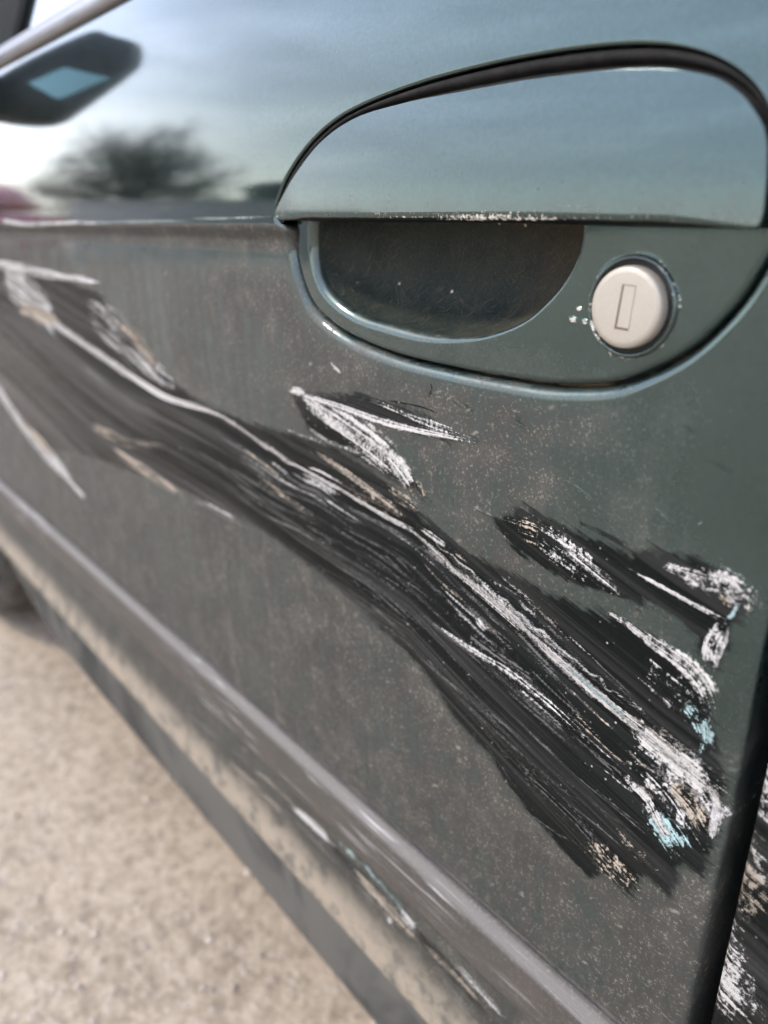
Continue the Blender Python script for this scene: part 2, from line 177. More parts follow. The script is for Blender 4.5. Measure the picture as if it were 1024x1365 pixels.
 ([(-0.1916,-0.1513,0.00152),(-0.1805,-0.1552,0.00155),(-0.1698,-0.1589,0.00111),(-0.1604,-0.1628,0.00145)],0.57,LG,0.1),
 ([(-0.1227,-0.1876,0.00091),(-0.1169,-0.1883,0.00088),(-0.1118,-0.1896,0.00126),(-0.1063,-0.1901,0.00146)],0.53,WH,0.1),
 ([(-0.2137,-0.1379,0.00108),(-0.2074,-0.1407,0.00155),(-0.2010,-0.1436,0.00092),(-0.1938,-0.1455,0.00112)],0.62,LG,0.1),
 ([(-0.2083,-0.1468,0.00124),(-0.1968,-0.1507,0.00114),(-0.1854,-0.1540,0.00090),(-0.1748,-0.1570,0.00066)],0.84,WH,0.1),
 ([(-0.2768,-0.1217,0.00124),(-0.2701,-0.1231,0.00131),(-0.2628,-0.1245,0.00183),(-0.2565,-0.1249,0.00159)],0.65,LG,0.1),
 ([(-0.2388,-0.1264,0.00092),(-0.2242,-0.1289,0.00081),(-0.2109,-0.1340,0.00068),(-0.1979,-0.1371,0.00063)],0.85,LG,0.1),
 ([(-0.1372,-0.1736,0.00096),(-0.1270,-0.1766,0.00126),(-0.1175,-0.1797,0.00134),(-0.1078,-0.1819,0.00151)],0.65,TN,0.1),
 ([(-0.1958,-0.1342,0.00110),(-0.1925,-0.1353,0.00121),(-0.1900,-0.1365,0.00140),(-0.1871,-0.1367,0.00079)],0.55,LG,0.1),
 ([(-0.1358,-0.1717,0.00094),(-0.1313,-0.1732,0.00100),(-0.1265,-0.1750,0.00060),(-0.1222,-0.1767,0.00064)],0.81,TN,0.1),
 ([(-0.1562,-0.1637,0.00170),(-0.1465,-0.1674,0.00107),(-0.1367,-0.1704,0.00100),(-0.1274,-0.1727,0.00103)],0.71,LG,0.1),
 ([(-0.1600,-0.1576,0.00102),(-0.1513,-0.1605,0.00104),(-0.1428,-0.1629,0.00111),(-0.1334,-0.1650,0.00093)],0.61,LG,0.1),
 ([(-0.1436,-0.1624,0.00135),(-0.1341,-0.1650,0.00102),(-0.1254,-0.1682,0.00148),(-0.1167,-0.1709,0.00137)],0.58,TN,0.1),
 ([(-0.1689,-0.1507,0.00093),(-0.1606,-0.1534,0.00166),(-0.1527,-0.1569,0.00146),(-0.1452,-0.1597,0.00089)],0.72,LG,0.1),
 ([(-0.2009,-0.1279,0.00088),(-0.1975,-0.1287,0.00163),(-0.1943,-0.1297,0.00090),(-0.1919,-0.1306,0.00086)],0.70,TN,0.1),
 ([(-0.1618,-0.1491,0.00162),(-0.1540,-0.1534,0.00106),(-0.1452,-0.1568,0.00095),(-0.1370,-0.1606,0.00132)],0.62,LG,0.1),
 ([(-0.1165,-0.1625,0.00091),(-0.1107,-0.1640,0.00112),(-0.1055,-0.1658,0.00087),(-0.1004,-0.1670,0.00078)],0.72,WH,0.1),
 ([(-0.1564,-0.1519,0.00088),(-0.1492,-0.1544,0.00110),(-0.1418,-0.1573,0.00155),(-0.1345,-0.1595,0.00087)],0.71,WH,0.1),
 ([(-0.3252,-0.1239,0.00098),(-0.3115,-0.1256,0.00090),(-0.2971,-0.1259,0.00128),(-0.2853,-0.1284,0.00082)],0.83,WH,0.1),
 ([(-0.1891,-0.1585,0.00141),(-0.1813,-0.1598,0.00147),(-0.1739,-0.1611,0.00090),(-0.1666,-0.1629,0.00129)],0.56,LG,0.1),
 ([(-0.1032,-0.1598,0.00135),(-0.0988,-0.1609,0.00069),(-0.0945,-0.1621,0.00086),(-0.0899,-0.1635,0.00128)],0.65,TN,0.1),
 ([(-0.1021,-0.1580,0.00082),(-0.0969,-0.1598,0.00080),(-0.0924,-0.1618,0.00069),(-0.0873,-0.1636,0.00072)],0.61,TN,0.1),
 ([(-0.1743,-0.1639,0.00098),(-0.1641,-0.1672,0.00147),(-0.1531,-0.1706,0.00154),(-0.1437,-0.1736,0.00138)],0.58,LG,0.1),
 ([(-0.1445,-0.1510,0.00089),(-0.1400,-0.1532,0.00145),(-0.1364,-0.1548,0.00107),(-0.1328,-0.1562,0.00106)],0.62,LG,0.1),
 ([(-0.2171,-0.1333,0.00097),(-0.2092,-0.1356,0.00136),(-0.2019,-0.1379,0.00092),(-0.1941,-0.1399,0.00117)],0.67,TN,0.1),
 ([(-0.1245,-0.1605,0.00109),(-0.1206,-0.1619,0.00127),(-0.1169,-0.1639,0.00106),(-0.1128,-0.1653,0.00117)],0.65,TN,0.1),
 ([(-0.3150,-0.1223,0.00147),(-0.3081,-0.1224,0.00151),(-0.3028,-0.1224,0.00145),(-0.2972,-0.1226,0.00132)],0.72,WH,0.1),
 ([(-0.1345,-0.1608,0.00137),(-0.1317,-0.1617,0.00111),(-0.1298,-0.1623,0.00112),(-0.1271,-0.1633,0.00105)],0.66,LG,0.1),
 ([(-0.1557,-0.1400,0.00142),(-0.1467,-0.1429,0.00107),(-0.1387,-0.1470,0.00135),(-0.1302,-0.1502,0.00075)],0.59,LG,0.1),
 ([(-0.1348,-0.1515,0.00129),(-0.1274,-0.1537,0.00091),(-0.1203,-0.1560,0.00099),(-0.1134,-0.1580,0.00127)],0.62,LG,0.1),
 ([(-0.1991,-0.1552,0.00126),(-0.1913,-0.1564,0.00138),(-0.1840,-0.1592,0.00139),(-0.1778,-0.1612,0.00100)],0.66,WH,0.1),
 ([(-0.3799,-0.1203,0.00179),(-0.3619,-0.1237,0.00160),(-0.3438,-0.1270,0.00192),(-0.3269,-0.1305,0.00166)],0.65,TN,0.1),
 ([(-0.1494,-0.1637,0.00134),(-0.1419,-0.1665,0.00100),(-0.1350,-0.1698,0.00144),(-0.1273,-0.1726,0.00160)],0.51,LG,0.1),
 ([(-0.0902,-0.1617,0.00131),(-0.0851,-0.1631,0.00082),(-0.0801,-0.1646,0.00087),(-0.0754,-0.1660,0.00077)],0.57,LG,0.1),
 ([(-0.1637,-0.1736,0.00174),(-0.1542,-0.1762,0.00167),(-0.1448,-0.1786,0.00099),(-0.1361,-0.1814,0.00112)],0.61,WH,0.1),
 ([(-0.2199,-0.1395,0.00132),(-0.2119,-0.1433,0.00116),(-0.2037,-0.1462,0.00159),(-0.1949,-0.1489,0.00150)],0.65,TN,0.1),
 ([(-0.1843,-0.1482,0.00107),(-0.1795,-0.1502,0.00109),(-0.1735,-0.1519,0.00133),(-0.1682,-0.1529,0.00092)],0.70,LG,0.1),
 ([(-0.1687,-0.1419,0.00122),(-0.1603,-0.1441,0.00087),(-0.1532,-0.1467,0.00124),(-0.1453,-0.1493,0.00154)],0.68,WH,0.1),
 ([(-0.2392,-0.1261,0.00127),(-0.2268,-0.1271,0.00178),(-0.2176,-0.1316,0.00156),(-0.2080,-0.1351,0.00143)],0.67,LG,0.1),
 ([(-0.2040,-0.1295,0.00101),(-0.2006,-0.1305,0.00110),(-0.1978,-0.1317,0.00143),(-0.1951,-0.1332,0.00103)],0.52,LG,0.1),
 ([(-0.2529,-0.1289,0.00092),(-0.2353,-0.1313,0.00168),(-0.2197,-0.1350,0.00171),(-0.2062,-0.1407,0.00176)],0.55,LG,0.1),
 ([(-0.2662,-0.1206,0.00087),(-0.2542,-0.1211,0.00101),(-0.2424,-0.1215,0.00149),(-0.2319,-0.1237,0.00140)],0.62,LG,0.1),
 ([(-0.1072,-0.1860,0.00109),(-0.1042,-0.1861,0.00129),(-0.1013,-0.1874,0.00147),(-0.0992,-0.1878,0.00138)],0.67,TN,0.1),
 ([(-0.1041,-0.1758,0.00126),(-0.0996,-0.1761,0.00128),(-0.0959,-0.1767,0.00102),(-0.0920,-0.1770,0.00075)],0.56,LG,0.1),
 ([(-0.1643,-0.1548,0.00093),(-0.1557,-0.1573,0.00087),(-0.1479,-0.1603,0.00154),(-0.1399,-0.1628,0.00098)],0.66,LG,0.1),
 ([(-0.2821,-0.1294,0.00137),(-0.2624,-0.1312,0.00097),(-0.2437,-0.1319,0.00166),(-0.2273,-0.1349,0.00147)],0.60,LG,0.1),
 ([(-0.2095,-0.1285,0.00093),(-0.1973,-0.1330,0.00134),(-0.1856,-0.1364,0.00129),(-0.1739,-0.1389,0.00092)],0.52,LG,0.1),
 ([(-0.1856,-0.1531,0.00165),(-0.1781,-0.1551,0.00121),(-0.1719,-0.1575,0.00102),(-0.1651,-0.1594,0.00103)],0.58,TN,0.1),
 ([(-0.1353,-0.1497,0.00128),(-0.1314,-0.1516,0.00078),(-0.1263,-0.1522,0.00075),(-0.1223,-0.1533,0.00128)],0.52,TN,0.1),
 ([(-0.1637,-0.1365,0.00160),(-0.1617,-0.1382,0.00160),(-0.1585,-0.1388,0.00107),(-0.1556,-0.1401,0.00102)],0.69,WH,0.1),
 ([(-0.3456,-0.1223,0.00222),(-0.3378,-0.1236,0.00191),(-0.3302,-0.1252,0.00182),(-0.3236,-0.1268,0.00125)],0.58,WH,0.1),
 ([(-0.2240,-0.1317,0.00154),(-0.2150,-0.1354,0.00148),(-0.2066,-0.1375,0.00091),(-0.1984,-0.1404,0.00172)],0.59,LG,0.1),
 ([(-0.1145,-0.1739,0.00129),(-0.1067,-0.1769,0.00138),(-0.0982,-0.1779,0.00097),(-0.0901,-0.1795,0.00084)],0.60,TN,0.1),
 ([(-0.1490,-0.1494,0.00098),(-0.1388,-0.1525,0.00093),(-0.1297,-0.1560,0.00124),(-0.1205,-0.1587,0.00098)],0.59,WH,0.1),
 ([(-0.1429,-0.1584,0.00080),(-0.1367,-0.1601,0.00096),(-0.1314,-0.1623,0.00098),(-0.1261,-0.1642,0.00096)],0.51,LG,0.1),
 ([(-0.3812,-0.1252,0.00207),(-0.3534,-0.1281,0.00173),(-0.3295,-0.1311,0.00185),(-0.3038,-0.1320,0.00147)],0.56,WH,0.1),
 ([(-0.0983,-0.1749,0.00106),(-0.0925,-0.1764,0.00091),(-0.0871,-0.1772,0.00102),(-0.0816,-0.1783,0.00100)],0.57,TN,0.1),
 ([(-0.1139,-0.1596,0.00109),(-0.1053,-0.1615,0.00103),(-0.0972,-0.1642,0.00122),(-0.0890,-0.1658,0.00089)],0.72,TN,0.1),
 ([(-0.1412,-0.1408,0.00109),(-0.1356,-0.1430,0.00102),(-0.1297,-0.1452,0.00074),(-0.1242,-0.1477,0.00110)],0.68,WH,0.1),
 ([(-0.1667,-0.1325,0.00102),(-0.1558,-0.1363,0.00105),(-0.1455,-0.1404,0.00090),(-0.1363,-0.1450,0.00080)],0.56,TN,0.1),
 ([(-0.1303,-0.1453,0.00119),(-0.1238,-0.1479,0.00100),(-0.1175,-0.1503,0.00095),(-0.1113,-0.1531,0.00131)],0.70,LG,0.1),
 ([(-0.2222,-0.1866,0.00137),(-0.2009,-0.1907,0.00210),(-0.1816,-0.1949,0.00198),(-0.1637,-0.1994,0.00162)],0.65,LG,0.1),
 ([(-0.3956,-0.1472,0.00166),(-0.3739,-0.1489,0.00235),(-0.3555,-0.1506,0.00260),(-0.3368,-0.1518,0.00254)],0.57,LG,0.1),
 ([(-0.1798,-0.1717,0.00174),(-0.1654,-0.1759,0.00129),(-0.1518,-0.1799,0.00178),(-0.1391,-0.1831,0.00145)],0.50,LG,0.1),
 ([(-0.2756,-0.1645,0.00204),(-0.2606,-0.1642,0.00221),(-0.2493,-0.1663,0.00185),(-0.2396,-0.1692,0.00210)],0.52,LG,0.1),
 ([(-0.1515,-0.1777,0.00195),(-0.1465,-0.1798,0.00191),(-0.1412,-0.1813,0.00202),(-0.1364,-0.1826,0.00104)],0.59,LG,0.1),
 ([(-0.4346,-0.1350,0.00162),(-0.4056,-0.1379,0.00238),(-0.3815,-0.1407,0.00197),(-0.3579,-0.1443,0.00229)],0.53,LG,0.0),
 ([(-0.2978,-0.1492,0.00132),(-0.2736,-0.1501,0.00173),(-0.2516,-0.1514,0.00164),(-0.2317,-0.1536,0.00169)],0.51,LG,0.1),
 ([(-0.2840,-0.1415,0.00199),(-0.2605,-0.1417,0.00119),(-0.2392,-0.1430,0.00118),(-0.2216,-0.1489,0.00209)],0.66,LG,0.1),
 ([(-0.1273,-0.1962,0.00126),(-0.1166,-0.1996,0.00177),(-0.1055,-0.2011,0.00118),(-0.0953,-0.2023,0.00134)],0.61,LG,0.1),
 ([(-0.2755,-0.1730,0.00259),(-0.2566,-0.1744,0.00149),(-0.2401,-0.1785,0.00126),(-0.2249,-0.1819,0.00238)],0.53,LG,0.1),
 ([(-0.3104,-0.1555,0.00128),(-0.2894,-0.1570,0.00157),(-0.2673,-0.1572,0.00147),(-0.2483,-0.1579,0.00204)],0.61,LG,0.1),
 ([(-0.1448,-0.2089,0.00117),(-0.1306,-0.2122,0.00151),(-0.1166,-0.2140,0.00153),(-0.1033,-0.2163,0.00152)],0.51,LG,0.1),
 ([(-0.2853,-0.1635,0.00182),(-0.2588,-0.1645,0.00143),(-0.2395,-0.1688,0.00184),(-0.2204,-0.1733,0.00228)],0.62,LG,0.1),
 ([(-0.2549,-0.1750,0.00201),(-0.2467,-0.1761,0.00224),(-0.2379,-0.1782,0.00192),(-0.2308,-0.1802,0.00201)],0.63,LG,0.1),
 ([(-0.1445,-0.2014,0.00159),(-0.1397,-0.2025,0.00108),(-0.1343,-0.2029,0.00181),(-0.1297,-0.2038,0.00198)],0.54,LG,0.1),
 ([(-0.1724,-0.1770,0.00195),(-0.1590,-0.1805,0.00161),(-0.1459,-0.1834,0.00174),(-0.1336,-0.1868,0.00135)],0.57,LG,0.1),
 ([(-0.3635,-0.1440,0.00186),(-0.3455,-0.1462,0.00274),(-0.3292,-0.1469,0.00245),(-0.3095,-0.1456,0.00180)],0.51,LG,0.1),
 ([(-0.4087,-0.1378,0.00235),(-0.3894,-0.1389,0.00178),(-0.3721,-0.1417,0.00191),(-0.3542,-0.1437,0.00190)],0.53,LG,0.0),
 ([(-0.4024,-0.1470,0.00180),(-0.3640,-0.1505,0.00164),(-0.3279,-0.1520,0.00247),(-0.2950,-0.1528,0.00142)],0.53,LG,0.0),
 ([(-0.1260,-0.1822,0.00185),(-0.1207,-0.1843,0.00098),(-0.1143,-0.1851,0.00123),(-0.1092,-0.1876,0.00150)],0.65,LG,0.1),
 ([(-0.3883,-0.1366,0.00277),(-0.3572,-0.1395,0.00174),(-0.3290,-0.1419,0.00196),(-0.3023,-0.1421,0.00188)],0.50,LG,0.1),
 ([(-0.3535,-0.1442,0.00237),(-0.3313,-0.1460,0.00201),(-0.3097,-0.1455,0.00129),(-0.2880,-0.1465,0.00203)],0.51,LG,0.1),
 ([(-0.1976,-0.1946,0.00185),(-0.1792,-0.1990,0.00187),(-0.1615,-0.2025,0.00137),(-0.1451,-0.2064,0.00167)],0.65,LG,0.1),
 ([(-0.3124,-0.1494,0.00163),(-0.3007,-0.1501,0.00227),(-0.2890,-0.1509,0.00143),(-0.2786,-0.1517,0.00128)],0.60,LG,0.1),
 ([(-0.1287,-0.2035,0.00138),(-0.1175,-0.2055,0.00158),(-0.1077,-0.2066,0.00160),(-0.0988,-0.2088,0.00150)],0.62,LG,0.1),
 ([(-0.3071,-0.1324,0.00217),(-0.2910,-0.1335,0.00153),(-0.2751,-0.1353,0.00119),(-0.2600,-0.1352,0.00146)],0.66,LG,0.1),
 ([(-0.2827,-0.1607,0.00154),(-0.2562,-0.1627,0.00123),(-0.2333,-0.1670,0.00230),(-0.2123,-0.1722,0.00143)],0.52,LG,0.1),
 ([(-0.1674,-0.1737,0.00112),(-0.1573,-0.1768,0.00208),(-0.1462,-0.1802,0.00165),(-0.1365,-0.1831,0.00108)],0.57,LG,0.1),
 ([(-0.1361,-0.1964,0.00185),(-0.1218,-0.1996,0.00126),(-0.1079,-0.2023,0.00188),(-0.0956,-0.2048,0.00096)],0.49,LG,0.1),
 ([(-0.1873,-0.1896,0.00135),(-0.1766,-0.1928,0.00203),(-0.1654,-0.1952,0.00184),(-0.1541,-0.1974,0.00179)],0.53,LG,0.1),
 ([(-0.1717,-0.2011,0.00154),(-0.1543,-0.2041,0.00196),(-0.1392,-0.2068,0.00164),(-0.1245,-0.2100,0.00118)],0.50,LG,0.1),
 ([(-0.1714,-0.2011,0.00212),(-0.1547,-0.2044,0.00215),(-0.1385,-0.2079,0.00205),(-0.1232,-0.2109,0.00159)],0.50,LG,0.1),
 ([(-0.3441,-0.1405,0.00130),(-0.3076,-0.1412,0.00176),(-0.2766,-0.1444,0.00203),(-0.2483,-0.1457,0.00124)],0.57,LG,0.1),
 ([(-0.3940,-0.1363,0.00196),(-0.3570,-0.1408,0.00171),(-0.3227,-0.1427,0.00196),(-0.2916,-0.1439,0.00147)],0.66,LG,0.1),
 ([(-0.2162,-0.1654,0.00163),(-0.2037,-0.1680,0.00186),(-0.1919,-0.1701,0.00179),(-0.1805,-0.1728,0.00163)],0.64,LG,0.1),
 ([(-0.2670,-0.1486,0.00159),(-0.2453,-0.1502,0.00145),(-0.2270,-0.1555,0.00125),(-0.2091,-0.1601,0.00123)],0.66,LG,0.1),
 ([(-0.3727,-0.1308,0.00284),(-0.3357,-0.1358,0.00140),(-0.2998,-0.1354,0.00133),(-0.2707,-0.1389,0.00209)],0.65,LG,0.1),
 ([(-0.4042,-0.1193,0.00198),(-0.3808,-0.1222,0.00134),(-0.3592,-0.1252,0.00135),(-0.3374,-0.1276,0.00203)],0.61,LG,0.0),
 ([(-0.2185,-0.1641,0.00235),(-0.2043,-0.1684,0.00170),(-0.1894,-0.1711,0.00150),(-0.1764,-0.1745,0.00169)],0.66,LG,0.1),
 ([(-0.1305,-0.2070,0.00203),(-0.1253,-0.2077,0.00135),(-0.1208,-0.2090,0.00104),(-0.1153,-0.2107,0.00199)],0.59,LG,0.1),
 ([(-0.3763,-0.1539,0.00156),(-0.3465,-0.1559,0.00219),(-0.3168,-0.1551,0.00244),(-0.2909,-0.1566,0.00201)],0.54,LG,0.1),
 ([(-0.1684,-0.1862,0.00129),(-0.1562,-0.1903,0.00134),(-0.1445,-0.1934,0.00212),(-0.1338,-0.1961,0.00113)],0.54,LG,0.1),
 ([(-0.2440,-0.1406,0.00188),(-0.2269,-0.1439,0.00182),(-0.2130,-0.1489,0.00193),(-0.1991,-0.1522,0.00181)],0.59,LG,0.1),
 ([(-0.4000,-0.1506,0.00298),(-0.3873,-0.1530,0.00162),(-0.3736,-0.1536,0.00290),(-0.3594,-0.1546,0.00281)],0.50,LG,0.1),
 ([(-0.2683,-0.1441,0.00123),(-0.2488,-0.1465,0.00139),(-0.2319,-0.1495,0.00158),(-0.2168,-0.1532,0.00164)],0.60,LG,0.1),
 ([(-0.3765,-0.1435,0.00146),(-0.3451,-0.1457,0.00167),(-0.3146,-0.1468,0.00232),(-0.2878,-0.1478,0.00228)],0.51,LG,0.1),
 ([(-0.3840,-0.1448,0.00198),(-0.3708,-0.1464,0.00166),(-0.3565,-0.1477,0.00203),(-0.3438,-0.1491,0.00202)],0.54,LG,0.1),
 ([(-0.3107,-0.1700,0.00197),(-0.2873,-0.1696,0.00196),(-0.2663,-0.1700,0.00249),(-0.2474,-0.1722,0.00222)],0.53,LG,0.1),
 ([(-0.4991,-0.3753,0.00791),(-0.4349,-0.3679,0.00875),(-0.3853,-0.3624,0.00546)],0.48,LG,0.0),
 ([(-0.2773,-0.3655,0.01588),(-0.2423,-0.3665,0.01985),(-0.2109,-0.3663,0.01162)],0.48,TN,0.3),
 ([(-0.1938,-0.3569,0.00686),(-0.1724,-0.3587,0.00995),(-0.1526,-0.3608,0.00964)],0.54,WH,0.1),
 ([(-0.4378,-0.3824,0.01259),(-0.3825,-0.3780,0.01307),(-0.3437,-0.3743,0.00817)],0.45,TN,0.0),
 ([(-0.2078,-0.3794,0.01235),(-0.1877,-0.3805,0.01426),(-0.1715,-0.3810,0.01149)],0.48,LG,0.3),
 ([(-0.3819,-0.3735,0.00458),(-0.3089,-0.3724,0.00558),(-0.2425,-0.3744,0.00384)],0.54,LG,0.1),
]
RUB=[
 [(-0.9272,-0.0315),(-0.6798,-0.0350),(-0.5659,-0.0448),(-0.5058,-0.0675),(-0.4706,-0.0915),(-0.4249,-0.1017),(-0.3619,-0.1037),(-0.3165,-0.1007),(-0.2779,-0.1001),(-0.2393,-0.1088),(-0.2195,-0.1172),(-0.1924,-0.1244),(-0.1741,-0.1246),(-0.1537,-0.1264),(-0.1402,-0.1256),(-0.1160,-0.1237),(-0.0993,-0.1266),(-0.0857,-0.1364),(-0.0810,-0.1549),(-0.0764,-0.1666),(-0.0764,-0.1914),(-0.0770,-0.2076),(-0.0841,-0.2074),(-0.0871,-0.2240),(-0.0966,-0.2219),(-0.1010,-0.2361),(-0.1131,-0.2341),(-0.1194,-0.2425),(-0.1385,-0.2355),(-0.1569,-0.2290),(-0.1748,-0.2147),(-0.1956,-0.2089),(-0.2132,-0.1960),(-0.2397,-0.1862),(-0.2946,-0.1747),(-0.3539,-0.1679),(-0.4501,-0.1695),(-0.6221,-0.1895),(-0.7748,-0.2142),(-0.8612,-0.1876),(-1.0292,-0.1556)],
 [(-0.1792,-0.1057),(-0.1633,-0.0967),(-0.1430,-0.0984),(-0.1166,-0.0980),(-0.1042,-0.0937),(-0.0898,-0.0936),(-0.0794,-0.0987),(-0.0805,-0.1089),(-0.0850,-0.1271),(-0.0891,-0.1304),(-0.0937,-0.1213),(-0.1082,-0.1196),(-0.1281,-0.1208),(-0.1475,-0.1194),(-0.1689,-0.1179)],
 [(-0.3187,-0.0785),(-0.2886,-0.0748),(-0.2598,-0.0701),(-0.2204,-0.0714),(-0.1867,-0.0780),(-0.2202,-0.0821),(-0.2495,-0.0814),(-0.2629,-0.0840),(-0.2418,-0.0894),(-0.2255,-0.0991),(-0.2141,-0.1101),(-0.2393,-0.1077),(-0.2779,-0.1016),(-0.3060,-0.0974),(-0.3119,-0.0870)],
]
RUBLINES=[
 ([(-0.3081,-0.3624,0.00932),(-0.2698,-0.3624,0.01581),(-0.2357,-0.3624,0.00996)],0.75),
 ([(-0.2293,-0.3624,0.01196),(-0.1936,-0.3651,0.01609),(-0.1619,-0.3675,0.01521)],0.70),
 ([(-0.2443,-0.0708,0.00066),(-0.2205,-0.0696,0.00064),(-0.2065,-0.0710,0.00064)],0.90),
 ([(-0.2150,-0.0580,0.00088),(-0.2140,-0.0618,0.00103),(-0.2170,-0.0662,0.00074)],0.90),
 ([(-0.1790,-0.1088,0.00674),(-0.1483,-0.1108,0.00625)],0.50),
 ([(-0.1434,-0.0949,0.00295),(-0.1166,-0.0985,0.00385)],0.60),
 ([(-0.1987,-0.0593,0.00710),(-0.1838,-0.0639,0.00500)],0.35),
 ([(-0.1696,-0.0613,0.00760),(-0.1656,-0.0687,0.00622)],0.45),
 ([(-0.2035,-0.0615,0.00851),(-0.1874,-0.0660,0.00632)],0.45),
 ([(-0.1148,-0.0549,0.00602),(-0.1002,-0.0576,0.00488)],0.40),
 ([(-0.2206,-0.0613,0.00465),(-0.2076,-0.0637,0.00452)],0.40),
 ([(-0.1019,-0.0613,0.00459),(-0.0877,-0.0668,0.00574)],0.35),
 ([(-0.1888,-0.0439,0.00272),(-0.1677,-0.0439,0.00257)],0.30),
]
DUSTY=[
 ([(-0.1143,-0.1152,0.00780),(-0.1031,-0.1187,0.01157),(-0.0939,-0.1200,0.00445)],0.60),
 ([(-0.1407,-0.1213,0.00486),(-0.1138,-0.1191,0.00674)],0.55),
 ([(-1.0120,-0.3160,0.01911),(-0.7943,-0.2495,0.01553)],0.40),
]
MAIN=[(-0.9335,-0.0393),(-0.7014,-0.0768),(-0.5429,-0.1007),(-0.4017,-0.1068),(-0.3167,-0.1194),(-0.2267,-0.1257),(-0.1848,-0.1409),(-0.1395,-0.1557),(-0.1028,-0.1671),(-0.0778,-0.1733)]

# ------------------------------------------------------------------ helpers
def smooth(a, b, v):
    t = np.clip((v-a)/(b-a), 0, 1); return t*t*(3-2*t)
def link(o, parent=None):
    sc.collection.objects.link(o)
    if parent is not None: o.parent = parent
    return o
def tag(o, label=None, cat=None, group=None, kind=None):
    if label: o['label'] = label
    if cat: o['category'] = cat
    if group: o['group'] = group
    if kind: o['kind'] = kind
    return o
def empty(name, loc, rz=0, parent=None):
    o = bpy.data.objects.new(name, None); o.location = loc; o.rotation_euler = (0, 0, rz); return link(o, parent)
def mesh_obj(name, V, F, mat, parent=None, smooth_shade=True, attrs=None):
    V = np.asarray(V, dtype=np.float32).reshape(-1, 3)
    me = bpy.data.meshes.new(name)
    if isinstance(F, np.ndarray):
        n = F.shape[1]; me.vertices.add(len(V)); me.vertices.foreach_set('co', V.ravel())
        me.loops.add(F.size); me.loops.foreach_set('vertex_index', F.ravel().astype(np.int32))
        me.polygons.add(len(F)); me.polygons.foreach_set('loop_start', np.arange(0, F.size, n, dtype=np.int32))
        me.polygons.foreach_set('loop_total', np.full(len(F), n, dtype=np.int32))
        me.update(calc_edges=True); me.validate()
    else:
        me.from_pydata([tuple(map(float, v)) for v in V], [], F)
    me.polygons.foreach_set('use_smooth', np.full(len(me.polygons), smooth_shade))
    for k, (typ, arr) in (attrs or {}).items():
        a = me.attributes.new(k, typ, 'POINT')
        a.data.foreach_set({'FLOAT': 'value', 'FLOAT_VECTOR': 'vector', 'FLOAT_COLOR': 'color'}[typ], np.asarray(arr, dtype=np.float32).ravel())
    if mat is not None: me.materials.append(mat)
    me.update()
    return link(bpy.data.objects.new(name, me), parent)
def face_out(o):
    me = o.data; n = np.zeros(len(me.polygons)*3, dtype=np.float32); me.polygons.foreach_get('normal', n)
    if n.reshape(-1, 3)[:, 1].mean() > 0: me.flip_normals()
    return o
def grid_faces(nr, nc, wrap=False, off=0, flip=False):
    i, j = np.meshgrid(np.arange(nr-1), np.arange(nc if wrap else nc-1), indexing='ij')
    j2 = (j+1) % nc
    f = np.stack([i*nc+j, i*nc+j2, (i+1)*nc+j2, (i+1)*nc+j], -1).reshape(-1, 4)
    if flip: f = f[:, ::-1]
    return f+off
def closed_curve(P, n):
    """Catmull-Rom through the points, resampled evenly by length."""
    P = np.array(P, float); m = len(P); t = np.linspace(0, 1, 24, endpoint=False)[:, None]; out = []
    for i in range(m):
        a, b, c, d = P[i-1], P[i], P[(i+1) % m], P[(i+2) % m]
        out.append(.5*(2*b+(c-a)*t+(2*a-5*b+4*c-d)*t**2+(3*b-a-3*c+d)*t**3))
    Q = np.concatenate(out); Q = np.vstack([Q, Q[:1]]); s = np.r_[0, np.cumsum(np.linalg.norm(np.diff(Q, axis=0), axis=1))]
    k = np.linspace(0, s[-1], n, endpoint=False)
    return np.stack([np.interp(k, s, Q[:, 0]), np.interp(k, s, Q[:, 1])], 1)
def relax(C, k=6):
    for _ in range(k): C = .5*C+.25*(np.roll(C, 1, 0)+np.roll(C, -1, 0))
    return C
def normals2(C):
    """outward unit normals of a closed 2-D curve"""
    d = np.roll(C, -1, 0)-np.roll(C, 1, 0); n = np.stack([d[:, 1], -d[:, 0]], 1); n /= np.linalg.norm(n, axis=1)[:, None]+1e-12
    area = np.sum(C[:, 0]*np.roll(C[:, 1], -1)-np.roll(C[:, 0], -1)*C[:, 1])
    return n if area > 0 else -n
def box_geo(x0, x1, y0, y1, z0, z1):
    V = [(x, y, z) for x in (x0, x1) for y in (y0, y1) for z in (z0, z1)]
    F = [(0, 1, 3, 2), (4, 6, 7, 5), (0, 4, 5, 1), (2, 3, 7, 6), (0, 2, 6, 4), (1, 5, 7, 3)]
    return V, F
def bevel_box(name, x0, x1, y0, y1, z0, z1, mat, parent=None, b=.01, seg=2, taper=None):
    bm = bmesh.new(); V, F = box_geo(x0, x1, y0, y1, z0, z1)
    vv = [bm.verts.new(taper(v) if taper else v) for v in V]
    for f in F: bm.faces.new([vv[i] for i in f])
    bmesh.ops.recalc_face_normals(bm, faces=bm.faces)
    bmesh.ops.bevel(bm, geom=list(bm.edges), offset=b, segments=seg, affect='EDGES', profile=.5)
    me = bpy.data.meshes.new(name); bm.to_mesh(me); bm.free()
    for p in me.polygons: p.use_smooth = True
    me.materials.append(mat)
    return link(bpy.data.objects.new(name, me), parent)
